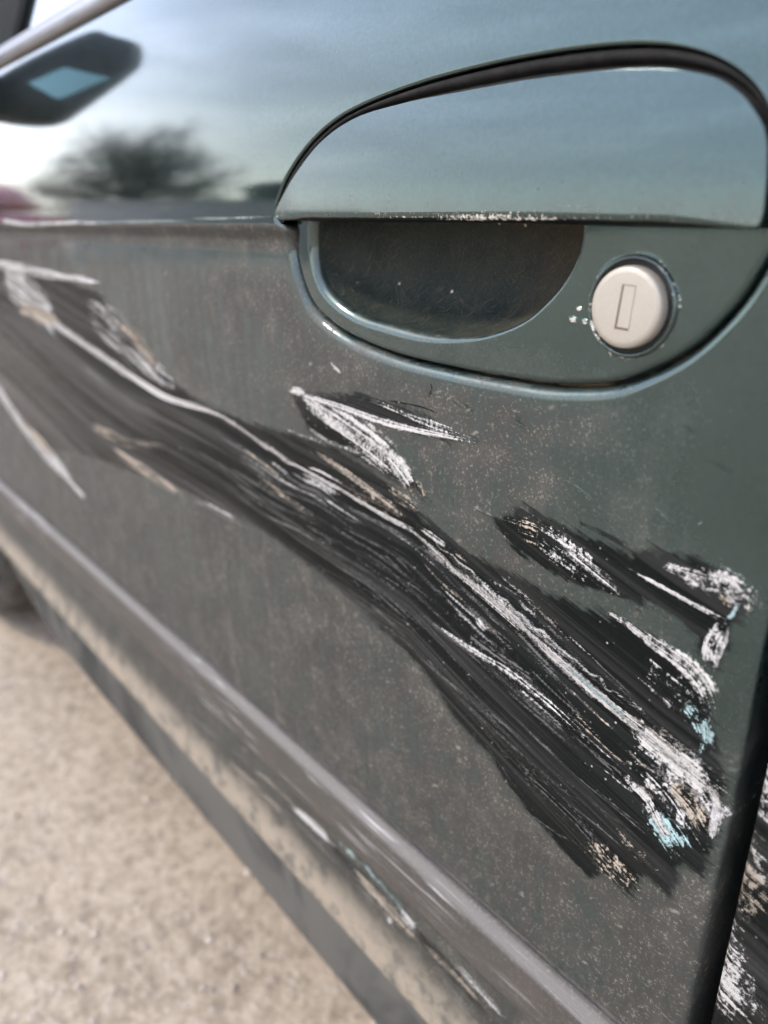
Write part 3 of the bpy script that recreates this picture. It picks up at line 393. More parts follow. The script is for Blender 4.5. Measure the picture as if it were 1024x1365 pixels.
def tube(path, rad, n=8, closed=False, squash=None):
    """returns verts, quads of a tube through 3-D points; rad scalar or per point"""
    P = np.array(path, float); m = len(P); rad = np.broadcast_to(np.asarray(rad, float), (m,))
    d = (np.roll(P, -1, 0)-np.roll(P, 1, 0)) if closed else np.gradient(P, axis=0)
    d /= np.linalg.norm(d, axis=1)[:, None]+1e-12
    up = np.array([0, 1, 0.]) if abs(d[0][1]) < .9 else np.array([1., 0, 0]); a = np.cross(d, up); a /= np.linalg.norm(a, axis=1)[:, None]+1e-12
    b = np.cross(d, a); t = np.linspace(0, 2*np.pi, n, endpoint=False)
    V = P[:, None]+rad[:, None, None]*(np.cos(t)[None, :, None]*a[:, None]+np.sin(t)[None, :, None]*b[:, None])
    V = V.reshape(-1, 3)
    if closed:
        i, j = np.meshgrid(np.arange(m), np.arange(n), indexing='ij'); i2 = (i+1) % m; j2 = (j+1) % n
        F = np.stack([i*n+j, i*n+j2, i2*n+j2, i2*n+j], -1).reshape(-1, 4)
    else: F = grid_faces(m, n, wrap=True)
    return V, F
def lathe(profile, n, axis_pt, axis='y'):
    """profile (r, a) revolved about an axis parallel to Y through axis_pt; a runs along +Y"""
    t = np.linspace(0, 2*np.pi, n, endpoint=False); P = np.array(profile, float)
    V = np.stack([axis_pt[0]+P[:, :1]*np.cos(t), np.broadcast_to(axis_pt[1]+P[:, 1:2], (len(P), n)), axis_pt[2]+P[:, :1]*np.sin(t)], -1).reshape(-1, 3)
    return V, grid_faces(len(P), n, wrap=True)

# ------------------------------------------------------------------ materials
class NB:
    def __init__(s, name):
        s.m = bpy.data.materials.new(name); s.m.use_nodes = True; s.t = s.m.node_tree; s.t.nodes.clear()
        s.out = s.t.nodes.new('ShaderNodeOutputMaterial'); s.b = s.t.nodes.new('ShaderNodeBsdfPrincipled'); s.t.links.new(s.b.outputs[0], s.out.inputs[0])
    def n(s, t, **k):
        x = s.t.nodes.new(t)
        for a, b in k.items(): setattr(x, a, b)
        return x
    def put(s, sock, v):
        if hasattr(v, 'node'): s.t.links.new(v, sock)
        elif isinstance(v, (tuple, list)) and sock.type == 'RGBA' and len(v) == 3: sock.default_value = (*v, 1)
        else: sock.default_value = v
    def math(s, op, a, b=0.0, c=None, clamp=False):
        x = s.n('ShaderNodeMath', operation=op, use_clamp=clamp); s.put(x.inputs[0], a); s.put(x.inputs[1], b)
        if c is not None: s.put(x.inputs[2], c)
        return x.outputs[0]
    def mix(s, f, a, b):
        x = s.n('ShaderNodeMix', data_type='RGBA'); s.put(x.inputs['Factor'], f); s.put(x.inputs['A'], a); s.put(x.inputs['B'], b); return x.outputs['Result']
    def fmix(s, f, a, b):
        x = s.n('ShaderNodeMix', data_type='FLOAT'); s.put(x.inputs['Factor'], f); s.put(x.inputs['A'], a); s.put(x.inputs['B'], b); return x.outputs['Result']
    def step(s, v, lo, hi, a=0.0, b=1.0):
        x = s.n('ShaderNodeMapRange', interpolation_type='SMOOTHSTEP'); s.put(x.inputs['Value'], v)
        for k, q in zip(('From Min', 'From Max', 'To Min', 'To Max'), (lo, hi, a, b)): s.put(x.inputs[k], q)
        return x.outputs[0]
    def noise(s, vec, scale, detail=2.0, rough=.5, dist=0.0):
        x = s.n('ShaderNodeTexNoise'); s.put(x.inputs['Vector'], vec)
        for k, q in zip(('Scale', 'Detail', 'Roughness', 'Distortion'), (scale, detail, rough, dist)): x.inputs[k].default_value = q
        return x.outputs['Fac']
    def vor(s, vec, scale, rand=1.0):
        x = s.n('ShaderNodeTexVoronoi'); s.put(x.inputs['Vector'], vec); x.inputs['Scale'].default_value = scale; x.inputs['Randomness'].default_value = rand
        return x.outputs['Distance'], x.outputs['Color']
    def scaled(s, vec, v, rot=(0, 0, 0), loc=(0, 0, 0)):
        if any(rot):
            y = s.n('ShaderNodeMapping'); s.put(y.inputs['Vector'], vec); y.inputs['Rotation'].default_value = rot; vec = y.outputs[0]
        x = s.n('ShaderNodeMapping'); s.put(x.inputs['Vector'], vec); x.inputs['Scale'].default_value = v; x.inputs['Location'].default_value = loc
        return x.outputs[0]
    def attr(s, name):
        return s.n('ShaderNodeAttribute', attribute_name=name)
    def obj(s): return s.n('ShaderNodeTexCoord').outputs['Object']
    def bump(s, h, strength=.5, dist=.001):
        x = s.n('ShaderNodeBump'); s.put(x.inputs['Height'], h); x.inputs['Strength'].default_value = strength; x.inputs['Distance'].default_value = dist
        s.t.links.new(x.outputs[0], s.b.inputs['Normal']); return x
    def set(s, **k):
        for a, v in k.items(): s.put(s.b.inputs[a.replace('_', ' ')], v)
        return s.m

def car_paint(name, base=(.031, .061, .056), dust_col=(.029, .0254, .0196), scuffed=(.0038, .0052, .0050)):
    q = NB(name); P = q.obj()
    wc = q.attr('scratch'); kd = q.attr('rub').outputs['Fac']; st = q.attr('flow').outputs['Vector']; du = q.attr('dust').outputs['Fac']
    kst = q.attr('rubflow').outputs['Vector']; mud = q.attr('mud').outputs['Fac']; wd = wc.outputs['Alpha']
    c = lambda x, k: q.math('MULTIPLY', q.math('SUBTRACT', x, .5), k)
    add = lambda *v: v[0] if len(v) == 1 else q.math('ADD', v[0], add(*v[1:]))
    mul = lambda *v: v[0] if len(v) == 1 else q.math('MULTIPLY', v[0], mul(*v[1:]))
    grit = q.noise(P, 700, 3, .75); lump = q.noise(P, 190, 2, .6)
    # scratches: streaks that run along each stroke
    s1 = q.noise(q.scaled(st, (9, 950, 1)), 1, 3, .72, .12)
    s2 = q.noise(q.scaled(st, (26, 260, 1)), 1, 2, .65, .3)
    sx_ = q.n('ShaderNodeSeparateXYZ'); q.put(sx_.inputs[0], st); chalk = sx_.outputs['Z']
    v = add(wd, q.fmix(chalk, add(c(s1, 1.6), c(s2, 1.0)), add(c(lump, 1.9), c(s1, .5))), c(grit, 1.15))
    wm = mul(q.step(v, .47, .70), q.step(wd, .06, .2))
    # rubbed area: dust wiped off, clear coat scuffed in long streaks
    k1 = q.noise(q.scaled(kst, (4.0, 600, 1)), 1, 3, .74, .08)
    km = q.step(add(kd, c(k1, 1.0), c(lump, .6)), .36, .66)
    k2 = q.noise(q.scaled(kst, (2.2, 75, 1)), 1, 2, .6)
    kx_ = q.n('ShaderNodeSeparateXYZ'); q.put(kx_.inputs[0], kst)
    haze = q.math('MINIMUM', mul(q.step(add(mul(k1, .6), mul(k2, .5)), .49, .70), kx_.outputs['Z'], 1.25), 1.0)
    # dust
    n1 = q.noise(P, 55, 3, .7); vst = q.noise(q.scaled(P, (120, 120, 4)), 1, 2, .6)
    film = q.math('MINIMUM', mul(du, add(.55, c(n1, 1.0), c(vst, .7)), 2.3), .94)
    spk = mul(q.step(add(grit, c(lump, .22), c(n1, .12)), .53, .72), q.step(du, .02, .6), .75)
    dm = add(film, spk)
    dd, dc = q.vor(q.scaled(P, (75, 75, 190), rot=(0, .45, 0)), 1)                   # pale dried splashes
    sep = q.n('ShaderNodeSeparateColor'); q.put(sep.inputs[0], dc)
    splash = mul(q.step(add(dd, c(grit, .45), c(lump, .5)), .17, .0), q.step(sep.outputs[0], .55, .95), q.step(du, .12, .6))
    fd, fc = q.vor(P, 330)                                                          # fine specks, everywhere
    sep2 = q.n('ShaderNodeSeparateColor'); q.put(sep2.inputs[0], fc)
    fine = mul(q.step(fd, .22, .04), q.step(sep2.outputs[0], .72, .95))
    speck = mul(fine, km, q.step(lump, .45, .62))
    dm = q.math('ADD', add(dm, mul(splash, .7)), mul(fine, .40), clamp=True)
    dm = q.math('MAXIMUM', dm, mul(mud, add(.9, c(lump, .5))))
    dm = mul(dm, q.math('SUBTRACT', 1.0, mul(km, .95)))
    # colours
    fl = q.step(grit, .3, .7)
    col = q.mix(fl, tuple(x*.85 for x in base), tuple(x*1.15 for x in base))
    col = q.mix(km, col, scuffed)
    col = q.mix(mul(haze, km), col, (.048, .0465, .0435))
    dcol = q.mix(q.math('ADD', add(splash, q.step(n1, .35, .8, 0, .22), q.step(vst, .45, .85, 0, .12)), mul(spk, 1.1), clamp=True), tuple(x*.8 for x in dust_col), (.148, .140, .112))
    dcol = q.mix(mud, dcol, q.mix(q.step(n1, .30, .55), (.10, .088, .07), (.25, .205, .15)))
    col = q.mix(dm, col, dcol)
    col = q.mix(mul(speck, .85), col, (.42, .405, .38))
    wcol = q.mix(q.step(add(mul(s1, .6), mul(grit, .4)), .33, .60), (.055, .052, .047), wc.outputs['Color'])
    col = q.mix(wm, col, wcol)
    solid = q.math('MAXIMUM', q.math('MAXIMUM', dm, km), wm)
    met = q.fmix(solid, .9, 0.0)
    rough = q.fmix(dm, .065, .85); rough = q.fmix(km, rough, q.fmix(k1, .18, .5)); rough = q.fmix(wm, rough, .62)
    coat = mul(q.math('SUBTRACT', 1.0, q.math('MAXIMUM', dm, wm)), q.fmix(km, 1.0, .04))
    h = add(mul(q.step(wd, .15, .6), s1, 1.3), mul(k1, kd, .35), mul(grit, du, .12))
    q.bump(h, .7, .0006)
    return q.set(Base_Color=col, Metallic=met, Roughness=rough, Specular_IOR_Level=q.fmix(km, .5, .05), Coat_Weight=coat, Coat_Roughness=.04, Coat_IOR=1.52)

M = {}
M['paint'] = car_paint('green_metallic_paint')
def plain(name, col, rough=.6, metal=0.0, var=.25, scale=60, bump=.15, coat=0.0, dust=0.0, dust_col=(.2, .18, .15)):
    q = NB(name); P = q.obj(); n = q.noise(P, scale, 5, .6); n2 = q.noise(P, scale*9, 3, .6)
    c = q.mix(n, tuple(x*(1-var) for x in col), tuple(x*(1+var) for x in col))
    if dust:
        d = q.math('MULTIPLY', q.step(q.math('ADD', q.math('MULTIPLY', n, .6), q.math('MULTIPLY', n2, .4)), .38, .62), dust); c = q.mix(d, c, dust_col)
        rough = q.fmix(d, rough, .9)
    if bump: q.bump(n2, bump, .001)
    return q.set(Base_Color=c, Roughness=rough, Metallic=metal, Coat_Weight=coat)
M['rubber'] = plain('black_rubber_seal', (.005, .005, .005), .8, dust=.22, scale=120, dust_col=(.05, .044, .036)); M['rubber'].node_tree.nodes['Principled BSDF'].inputs['Specular IOR Level'].default_value = .15
M['black'] = plain('black_gap', (.006, .006, .006), .8, bump=0)
M['lock'] = plain('aged_lock_metal', (.37, .338, .282), .42, .35, var=.22, scale=240, bump=.2, dust=.25, dust_col=(.24, .19, .15))
M['slot'] = plain('dark_slot', (.09, .06, .045), .6, var=.2, bump=0)
M['glass'] = NB('window_glass').set(Base_Color=(.02, .025, .025), Roughness=.03, Metallic=0.0, Specular_IOR_Level=.9, Coat_Weight=1.0)
M['tyre'] = plain('dusty_tyre_rubber', (.03, .028, .026), .85, dust=.5, scale=30)
M['rim'] = plain('grey_wheel_rim', (.32, .32, .32), .4, .7, scale=25)
M['mirror'] = NB('mirror_glass').set(Base_Color=(.20, .33, .36), Roughness=.04, Metallic=1.0)
M['mirror_shell'] = plain('mirror_shell_plastic', (.018, .02, .021), .5, scale=200, dust=.3, dust_col=(.1, .1, .095))

def plastic():
    q = NB('dusty_grey_moulding'); P = q.obj(); n = q.noise(P, 28, 5, .65); f = q.noise(P, 600, 3, .7)
    st = q.noise(q.scaled(P, (7, 300, 300)), 1, 5, .65, .2); st2 = q.noise(q.scaled(P, (22, 700, 700)), 1, 3, .6)
    edge = q.attr('edge').outputs['Fac']
    c = q.mix(n, (.030, .027, .0235), (.074, .064, .053))
    c = q.mix(q.step(st, .52, .68), c, (.035, .033, .033))
    c = q.mix(q.math('MULTIPLY', q.step(f, .52, .7), .5), c, (.16, .147, .133))
    c = q.mix(edge, c, (.125, .112, .099))
    w = q.math('MULTIPLY', q.step(q.math('ADD', q.math('MULTIPLY', st2, .5), q.math('MULTIPLY', st, .5)), .545, .63), q.step(q.noise(P, 7, 2, .5), .44, .6))
    c = q.mix(w, c, (.34, .335, .315))
    h = q.math('ADD', q.math('MULTIPLY', st, .6), q.math('MULTIPLY', f, .4)); q.bump(h, .5, .0008)
    return q.set(Base_Color=c, Roughness=.62)
M['moulding'] = plastic()
def sill_mat():
    q = NB('dirty_sill_paint'); P = q.obj(); sp = q.n('ShaderNodeSeparateXYZ'); q.put(sp.inputs[0], P)
    n = q.noise(q.scaled(P, (9, 9, 3)), 1, 5, .62); f = q.noise(P, 500, 3, .65)
    c = q.mix(n, (.060, .062, .057), (.115, .110, .098))
    stain = q.step(q.noise(q.scaled(P, (9, 9, 5), loc=(.3, 0, .2)), 1, 4, .62, .5), .45, .62)
    c = q.mix(q.math('MULTIPLY', stain, .9), c, (.016, .020, .021)); c = q.mix(q.math('MULTIPLY', f, .2), c, (.15, .137, .118))
    q.bump(f, .3, .001); return q.set(Base_Color=c, Roughness=.7, Specular_IOR_Level=.15)
M['sill'] = sill_mat()

# ------------------------------------------------------------------ ground
def ground_mat():
    q = NB('sandy_worn_concrete'); P = q.obj()
    a = q.noise(P, 4.5, 5, .65); b = q.noise(P, 50, 6, .84); c_ = q.noise(P, 170, 4, .7); vd, vc = q.vor(P, 90)
    c = q.mix(q.step(a, .3, .7), (.30, .233, .160), (.46, .365, .262))
    c = q.mix(q.step(b, .42, .66), c, (.55, .45, .345)); c = q.mix(q.step(b, .50, .30), c, (.18, .142, .108))
    c = q.mix(q.math('MULTIPLY', q.step(c_, .5, .68), .45), c, (.24, .195, .16))
    g = q.math('MULTIPLY', q.step(vd, .32, .18), q.step(q.noise(P, 40, 2, .5), .5, .6)); c = q.mix(q.math('MULTIPLY', g, .7), c, (.58, .5, .43))
    q.bump(q.math('ADD', q.math('ADD', q.math('MULTIPLY', b, 1.0), q.math('MULTIPLY', c_, .5)), q.math('MULTIPLY', g, .5)), .8, .012)
    return q.set(Base_Color=c, Roughness=.9)
M['ground'] = ground_mat()
g = mesh_obj('ground', [(-300, -300, 0), (300, -300, 0), (300, 300, 0), (-300, 300, 0)], [(0, 1, 2, 3)], M['ground']); tag(g, kind='structure')
def gravel():
    bm = bmesh.new(); bmesh.ops.create_icosphere(bm, subdivisions=1, radius=1.0); base = np.array([v.co[:] for v in bm.verts]); F0 = np.array([[v.index for v in f.verts] for f in bm.faces]); bm.free()
    N = 9000; x = rng.uniform(-3.2, .8, N); y = rng.uniform(-1.1, .75, N); s = .0012+.0042*rng.random(N)**4
    rot = rng.uniform(0, 6.28, N); V = base[None]*(s[:, None, None])*(1+.35*rng.uniform(-1, 1, (N, len(base), 1)))*np.array([1.2, .9, .6])
    c, sn = np.cos(rot)[:, None], np.sin(rot)[:, None]
    V = np.stack([V[..., 0]*c-V[..., 1]*sn+x[:, None], V[..., 0]*sn+V[..., 1]*c+y[:, None], V[..., 2]+(s*.3)[:, None]], -1)
    F = (F0[None]+(np.arange(N)*len(base))[:, None, None]).reshape(-1, 3)
    q = NB('pebble'); P = q.obj(); q.bump(q.noise(P, 900, 2), .3, .001); m = q.set(Base_Color=q.mix(q.step(q.noise(P, 30, 2), .35, .65), (.27, .22, .175), (.46, .385, .315)), Roughness=.9)
    o = mesh_obj('gravel', V.reshape(-1, 3), F, m, smooth_shade=False); tag(o, 'loose sandy grit and small pebbles on the ground', 'gravel', kind='stuff')
gravel()

# ------------------------------------------------------------------ the damaged car
CAR = (-.15, 1.05, 0.0)
car = empty('car', CAR); tag(car, 'dusty dark green car with long scratches and scuffs along its front door', 'car')
def part(o):
    o.location = (-CAR[0], -CAR[1], -CAR[2]); return o      # vertices are written in scene coordinates

BELT, GROOVE, BOTTOM = .124, -.3005, -.4155                   # heights relative to the crease (= EYE)
WAVE = [(rng.uniform(4, 14), rng.uniform(5, 18), rng.uniform(0, 6.28)) for _ in range(7)]
def skin(h):
    """outer skin: distance of the painted side from the camera plane at height h over the crease"""
    h = np.asarray(h, float)
    up = .2+1.2*np.clip(h, 0, 1)**2
    lo = .2+.004*smooth(0, -.009, h)+.0025*(np.clip(-h-.009, 0, .32)/.29)**2
    lo = lo-.0035*smooth(-.385, -.412, h)
    return np.where(h >= 0, up, lo)
def wavy(x, h):
    s = 0
    for a, b, p in WAVE: s = s+np.sin(a*x+b*h+p)
    mm = np.array(sorted(MAIN)); t = h-np.interp(x, mm[:, 0], mm[:, 1]); on = smooth(-.95, -.75, x)
    dent = on*(.0022*np.exp(-(t/.030)**2)+.0009*np.exp(-((t+.004)/.0045)**2)-.0005*np.exp(-((t-.006)/.004)**2))
    return .00009*s+dent*smooth(-.015, -.05, h)
def skin_xy(x, h): return skin(h)+wavy(x, h)

def seg_dist(px, ph, A, B):
    ax, ah = A[:2]; bx, bh = B[:2]; dx, dh = bx-ax, bh-ah; L2 = dx*dx+dh*dh+1e-12
    t = np.clip(((px-ax)*dx+(ph-ah)*dh)/L2, 0, 1); cx = px-(ax+t*dx); ch = ph-(ah+t*dh); Ln = math.sqrt(L2)
    side = (dx*ch-dh*cx)/Ln
    return np.hypot(cx, ch), t, side, Ln
def spline(pts, n=6):
    P = np.array(pts, float)
    if len(P) < 3: return P
    P = np.vstack([2*P[0]-P[1], P, 2*P[-1]-P[-2]]); out = []
    t = np.linspace(0, 1, n, endpoint=False)[:, None]
    for i in range(1, len(P)-2):
        a, b, c, d = P[i-1], P[i], P[i+1], P[i+2]
        out.append(.5*(2*b+(c-a)*t+(2*a-5*b+4*c-d)*t**2+(3*b-a-3*c+d)*t**3))
    return np.vstack(out+[P[-2:-1]])
def stroke_field(px, ph, pts):
    """0..1 profile of a tapered stroke, plus its own (along, across) coordinates"""
    Q = spline(pts); wmax = max(p[2] for p in pts)
    D = np.full(px.shape, 9.0); T = np.zeros(px.shape); S_ = np.zeros(px.shape); s0 = 0.0
    total = np.sum(np.hypot(np.diff(Q[:, 0]), np.diff(Q[:, 1])))
    for A, B in zip(Q[:-1], Q[1:]):
        d, t, side, Ln = seg_dist(px, ph, A, B); wd = np.maximum(A[2]+(B[2]-A[2])*t, .0005)/2
        r = d/wd; m = r < D; D = np.where(m, r, D); T = np.where(m, side, T); S_ = np.where(m, s0+t*Ln, S_); s0 += Ln
    prof = 1-smooth(.35, 1.35, D); end = np.minimum(S_, total-S_)
    return prof*(.45+.55*smooth(0, min(.02, total*.25), end)), S_, T
def inside_dist(px, ph, poly):
    """signed distance to a polygon, positive inside"""
    P = np.array(poly); d = np.full(px.shape, 9.0); ins = np.zeros(px.shape, bool)
    for A, B in zip(P, np.roll(P, -1, 0)):
        d = np.minimum(d, seg_dist(px, ph, A, B)[0])
        c = ((A[1] > ph) != (B[1] > ph)) & (px < (B[0]-A[0])*(ph-A[1])/(B[1]-A[1]+1e-12)+A[0]); ins ^= c
    return np.where(ins, d, -d)
def damage(px, ph, white=True):
    n = px.size; W_ = np.zeros((n, 4)); fl = np.zeros((n, 3)); K = np.zeros(n)
    fl[:, 0] = px; fl[:, 1] = ph
    if white:
        for i, (pts, dens, col, chalk) in enumerate(WHITE):
            a = np.array(pts); pad = a[:, 2].max()
            idx = np.where((px > a[:, 0].min()-pad) & (px < a[:, 0].max()+pad) & (ph > a[:, 1].min()-pad) & (ph < a[:, 1].max()+pad))[0]
            if not len(idx): continue
            f, s, t = stroke_field(px[idx], ph[idx], pts); f = f*dens; m = f > W_[idx, 3]
            k = idx[m]; W_[k, :3] = col; W_[k, 3] = f[m]; fl[k, 0] = s[m]+i*.37; fl[k, 1] = t[m]+i*.11; fl[k, 2] = chalk
        for poly in RUB:
            a = np.array(poly); pad = .03
            idx = np.where((px > a[:, 0].min()-pad) & (px < a[:, 0].max()+pad) & (ph > a[:, 1].min()-pad) & (ph < a[:, 1].max()+pad))[0]
            if len(idx):
                d = inside_dist(px[idx], ph[idx], poly); K[idx] = np.maximum(K[idx], smooth(-.008, .009, d)*(1-.30*smooth(-.45, -.8, px[idx])))
        for pts, dens in RUBLINES:
            a = np.array(pts); pad = a[:, 2].max()
            idx = np.where((px > a[:, 0].min()-pad) & (px < a[:, 0].max()+pad) & (ph > a[:, 1].min()-pad) & (ph < a[:, 1].max()+pad))[0]
            if len(idx): K[idx] = np.maximum(K[idx], stroke_field(px[idx], ph[idx], pts)[0]*dens)
        for pts, dens in DUSTY:
            a = np.array(pts); pad = a[:, 2].max()
            idx = np.where((px > a[:, 0].min()-pad) & (px < a[:, 0].max()+pad) & (ph > a[:, 1].min()-pad) & (ph < a[:, 1].max()+pad))[0]
            if len(idx): K[idx] *= 1-stroke_field(px[idx], ph[idx], pts)[0]*dens
    mp_ = np.array(sorted(MAIN)); kf = np.zeros((n, 3)); kf[:, 0] = px; kf[:, 1] = ph-np.interp(px, mp_[:, 0], mp_[:, 1])
    kf[:, 2] = .30+.65*smooth(-.22, -.55, px)+.4*smooth(-.015, -.05, kf[:, 1])*smooth(-.1, -.2, px)
    return W_, fl, K, kf
def dust_and_fold_shade(px, ph):
    low = smooth(-.004, -.03, ph)                                  # below the crease the side is dirty
    clean = smooth(-.22, -.08, px)*smooth(-.25, -.06, ph)          # wiped by hands round the handle and the shut line
    blot = sum(np.sin(a*px*1.5+b*ph*1.5+p) for a, b, p in WAVE)/7
    blot2 = np.sin(31*px+17*ph+1.3)*np.sin(23*ph-19*px+.4)*.5+np.sin(61*px-44*ph)*np.sin(53*ph+37*px+2)*.5
    d = .02+low*(.62-.54*clean+.16*blot+.20*blot2)+.10*smooth(-.12, -.30, ph)*low+.12*smooth(-.3, -.9, px)*low+.5*smooth(-.345, -.39, ph)
    d = d+.9*smooth(.0005, -.0015, ph)*smooth(-.0145, -.010, ph)  # shade of the crease fold, painted in as dark dust
    return d
def mudded(ph): return smooth(-.372, -.408, ph)*.95
def skin_attrs(px, ph, white=True, extra_dust=0.0):
    W_, fl, K, kf = damage(px, ph, white)
    return {'scratch': ('FLOAT_COLOR', W_), 'flow': ('FLOAT_VECTOR', fl), 'rubflow': ('FLOAT_VECTOR', kf), 'rub': ('FLOAT', K), 'dust': ('FLOAT', dust_and_fold_shade(px, ph)+extra_dust), 'mud': ('FLOAT', mudded(ph))}
def spaced(*segs):
    out = []
    for a, b, d in segs: out.append(np.linspace(a, b, max(2, int(round(abs(b-a)/d))+1))[:-1])
    return np.concatenate(out+[[segs[-1][1]]])

AP = relax(closed_curve(APERTURE, 900), 30); APN = normals2(AP)
def front_door():
    REAR, FRONT = -.0735, -1.19
    rx0, rx1, rh0, rh1 = -.36, REAR-.0022, -.075, .066
    xs = spaced((FRONT, -.85, .004), (-.85, -.5, .0017), (-.5, rx0, .0010), (rx0, rx1, .0007)); 
    hs = spaced((BOTTOM, GROOVE, .002), (GROOVE, -.225, .0009), (-.225, rh0, .0006), (rh0, -.012, .0012), (-.012, .001, .0006), (.001, rh1, .0012), (rh1, BELT, .003))
    X, H = np.meshgrid(xs, hs, indexing='ij'); nc = len(hs)
    F = grid_faces(len(xs), nc)
    cx = (X.ravel()[F]).mean(1); ch = (H.ravel()[F]).mean(1)
    F = F[~((cx > rx0) & (cx < rx1) & (ch > rh0) & (ch < rh1))]
    px, ph = X.ravel(), H.ravel(); py = skin_xy(px, ph)
    V = [np.stack([px, py, ph+EYE], 1)]; FA = [F]; PX, PH = [px], [ph]; off = len(px)
    # ring from the handle opening out to the rectangle left free above
    n = len(AP); c = np.array([(rx0+rx1)/2, (rh0+rh1)/2]); edge = np.zeros_like(AP)
    ang = np.unwrap(np.arctan2((AP[:, 1]-c[1])/(rh1-rh0), (AP[:, 0]-c[0])/(rx1-rx0)))
    u, v = np.cos(ang), np.sin(ang); k = .5/np.maximum(np.abs(u), np.abs(v)); edge[:, 0] = c[0]+u*k*(rx1-rx0); edge[:, 1] = c[1]+v*k*(rh1-rh0)
    for cxn, chn in ((rx0, rh0), (rx0, rh1), (rx1, rh0), (rx1, rh1)):
        i = np.argmin(np.hypot(edge[:, 0]-cxn, edge[:, 1]-chn)); edge[i] = (cxn, chn)
    rr = (.0044-.0030*smooth(-.004, .006, AP[:, 1])-.0012*smooth(-.14, -.10, AP[:, 0]))[:, None]       # radius of the rolled lip, tighter over the flap
    A0 = AP+APN*rr; rings = []; yo = []
    for t in np.linspace(1, 0, 64)**1.25: rings.append(A0*(1-t)+edge*t); yo.append(0*rr[:, 0])
    for a in np.linspace(0, np.pi/2, 9)[1:]: rings.append(AP+APN*(rr-rr*math.sin(a))); yo.append(rr[:, 0]*(1-math.cos(a)))
    for dpt in (.003, .007, .012): rings.append(AP+APN*0.0); yo.append(rr[:, 0]+dpt)
    Rg = np.array(rings); yo = np.array(yo)
    rx, rh = Rg[..., 0].ravel(), Rg[..., 1].ravel(); ry = (skin_xy(Rg[..., 0], Rg[..., 1])+yo).ravel()
    V.append(np.stack([rx, ry, rh+EYE], 1)); FA.append(grid_faces(len(rings), n, wrap=True, off=off)); PX.append(rx); PH.append(rh); off += len(rx)
    # rolled rear edge of the door and its bottom hem
    re = .0022; hh = hs; cols = []; colx = []
    for a in np.linspace(0, np.pi/2, 7): cols.append(re*(1-math.cos(a))); colx.append(rx1+re*math.sin(a))
    for d in (.004, .012, .03): cols.append(re+d); colx.append(REAR)
    ex = np.repeat(np.array(colx)[:, None], len(hh), 1); eh = np.repeat(hh[None], len(colx), 0); ey = skin_xy(ex*0+rx1, eh)+np.array(cols)[:, None]
    V.append(np.stack([ex.ravel(), ey.ravel(), eh.ravel()+EYE], 1)); FA.append(grid_faces(len(colx), len(hh), off=off)); PX.append(ex.ravel()); PH.append(eh.ravel()); off += ex.size
    bx = xs; cols = []; 
    for a in np.linspace(0, np.pi/2, 6): cols.append((BOTTOM-.003*math.sin(a), .003*(1-math.cos(a))))
    cols += [(BOTTOM-.003, .012), (BOTTOM-.003, .03)]
    b = np.array(cols); ex = np.repeat(bx[None], len(b), 0); eh = np.repeat(b[:, :1], len(bx), 1); ey = skin_xy(ex, eh*0+BOTTOM)+b[:, 1:]
    V.append(np.stack([ex.ravel(), ey.ravel(), eh.ravel()+EYE], 1)); FA.append(grid_faces(len(b), len(bx), off=off, flip=True)); PX.append(ex.ravel()); PH.append(eh.ravel())
    px, ph = np.concatenate(PX), np.concatenate(PH)
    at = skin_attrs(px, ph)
    nd = len(xs)*len(hs); ring_d = at['dust'][1]; k0 = np.ones((len(rings), n)); k0[44:] = np.linspace(1, .55, 20)[:, None].repeat(n, 1) if len(rings)-44 == 20 else np.r_[np.linspace(1, .55, 20), np.full(len(rings)-64, .55)][:, None]
    ring_d[nd:nd+len(rings)*n] *= k0.ravel()                       # the lip round the opening is polished by fingers
    o = mesh_obj('front_door', np.concatenate(V), np.concatenate(FA), M['paint'], car, attrs=at); part(o); face_out(o)
    o['label'] = 'dusty green front door panel with white and black scrape marks'
    return o
door = front_door()

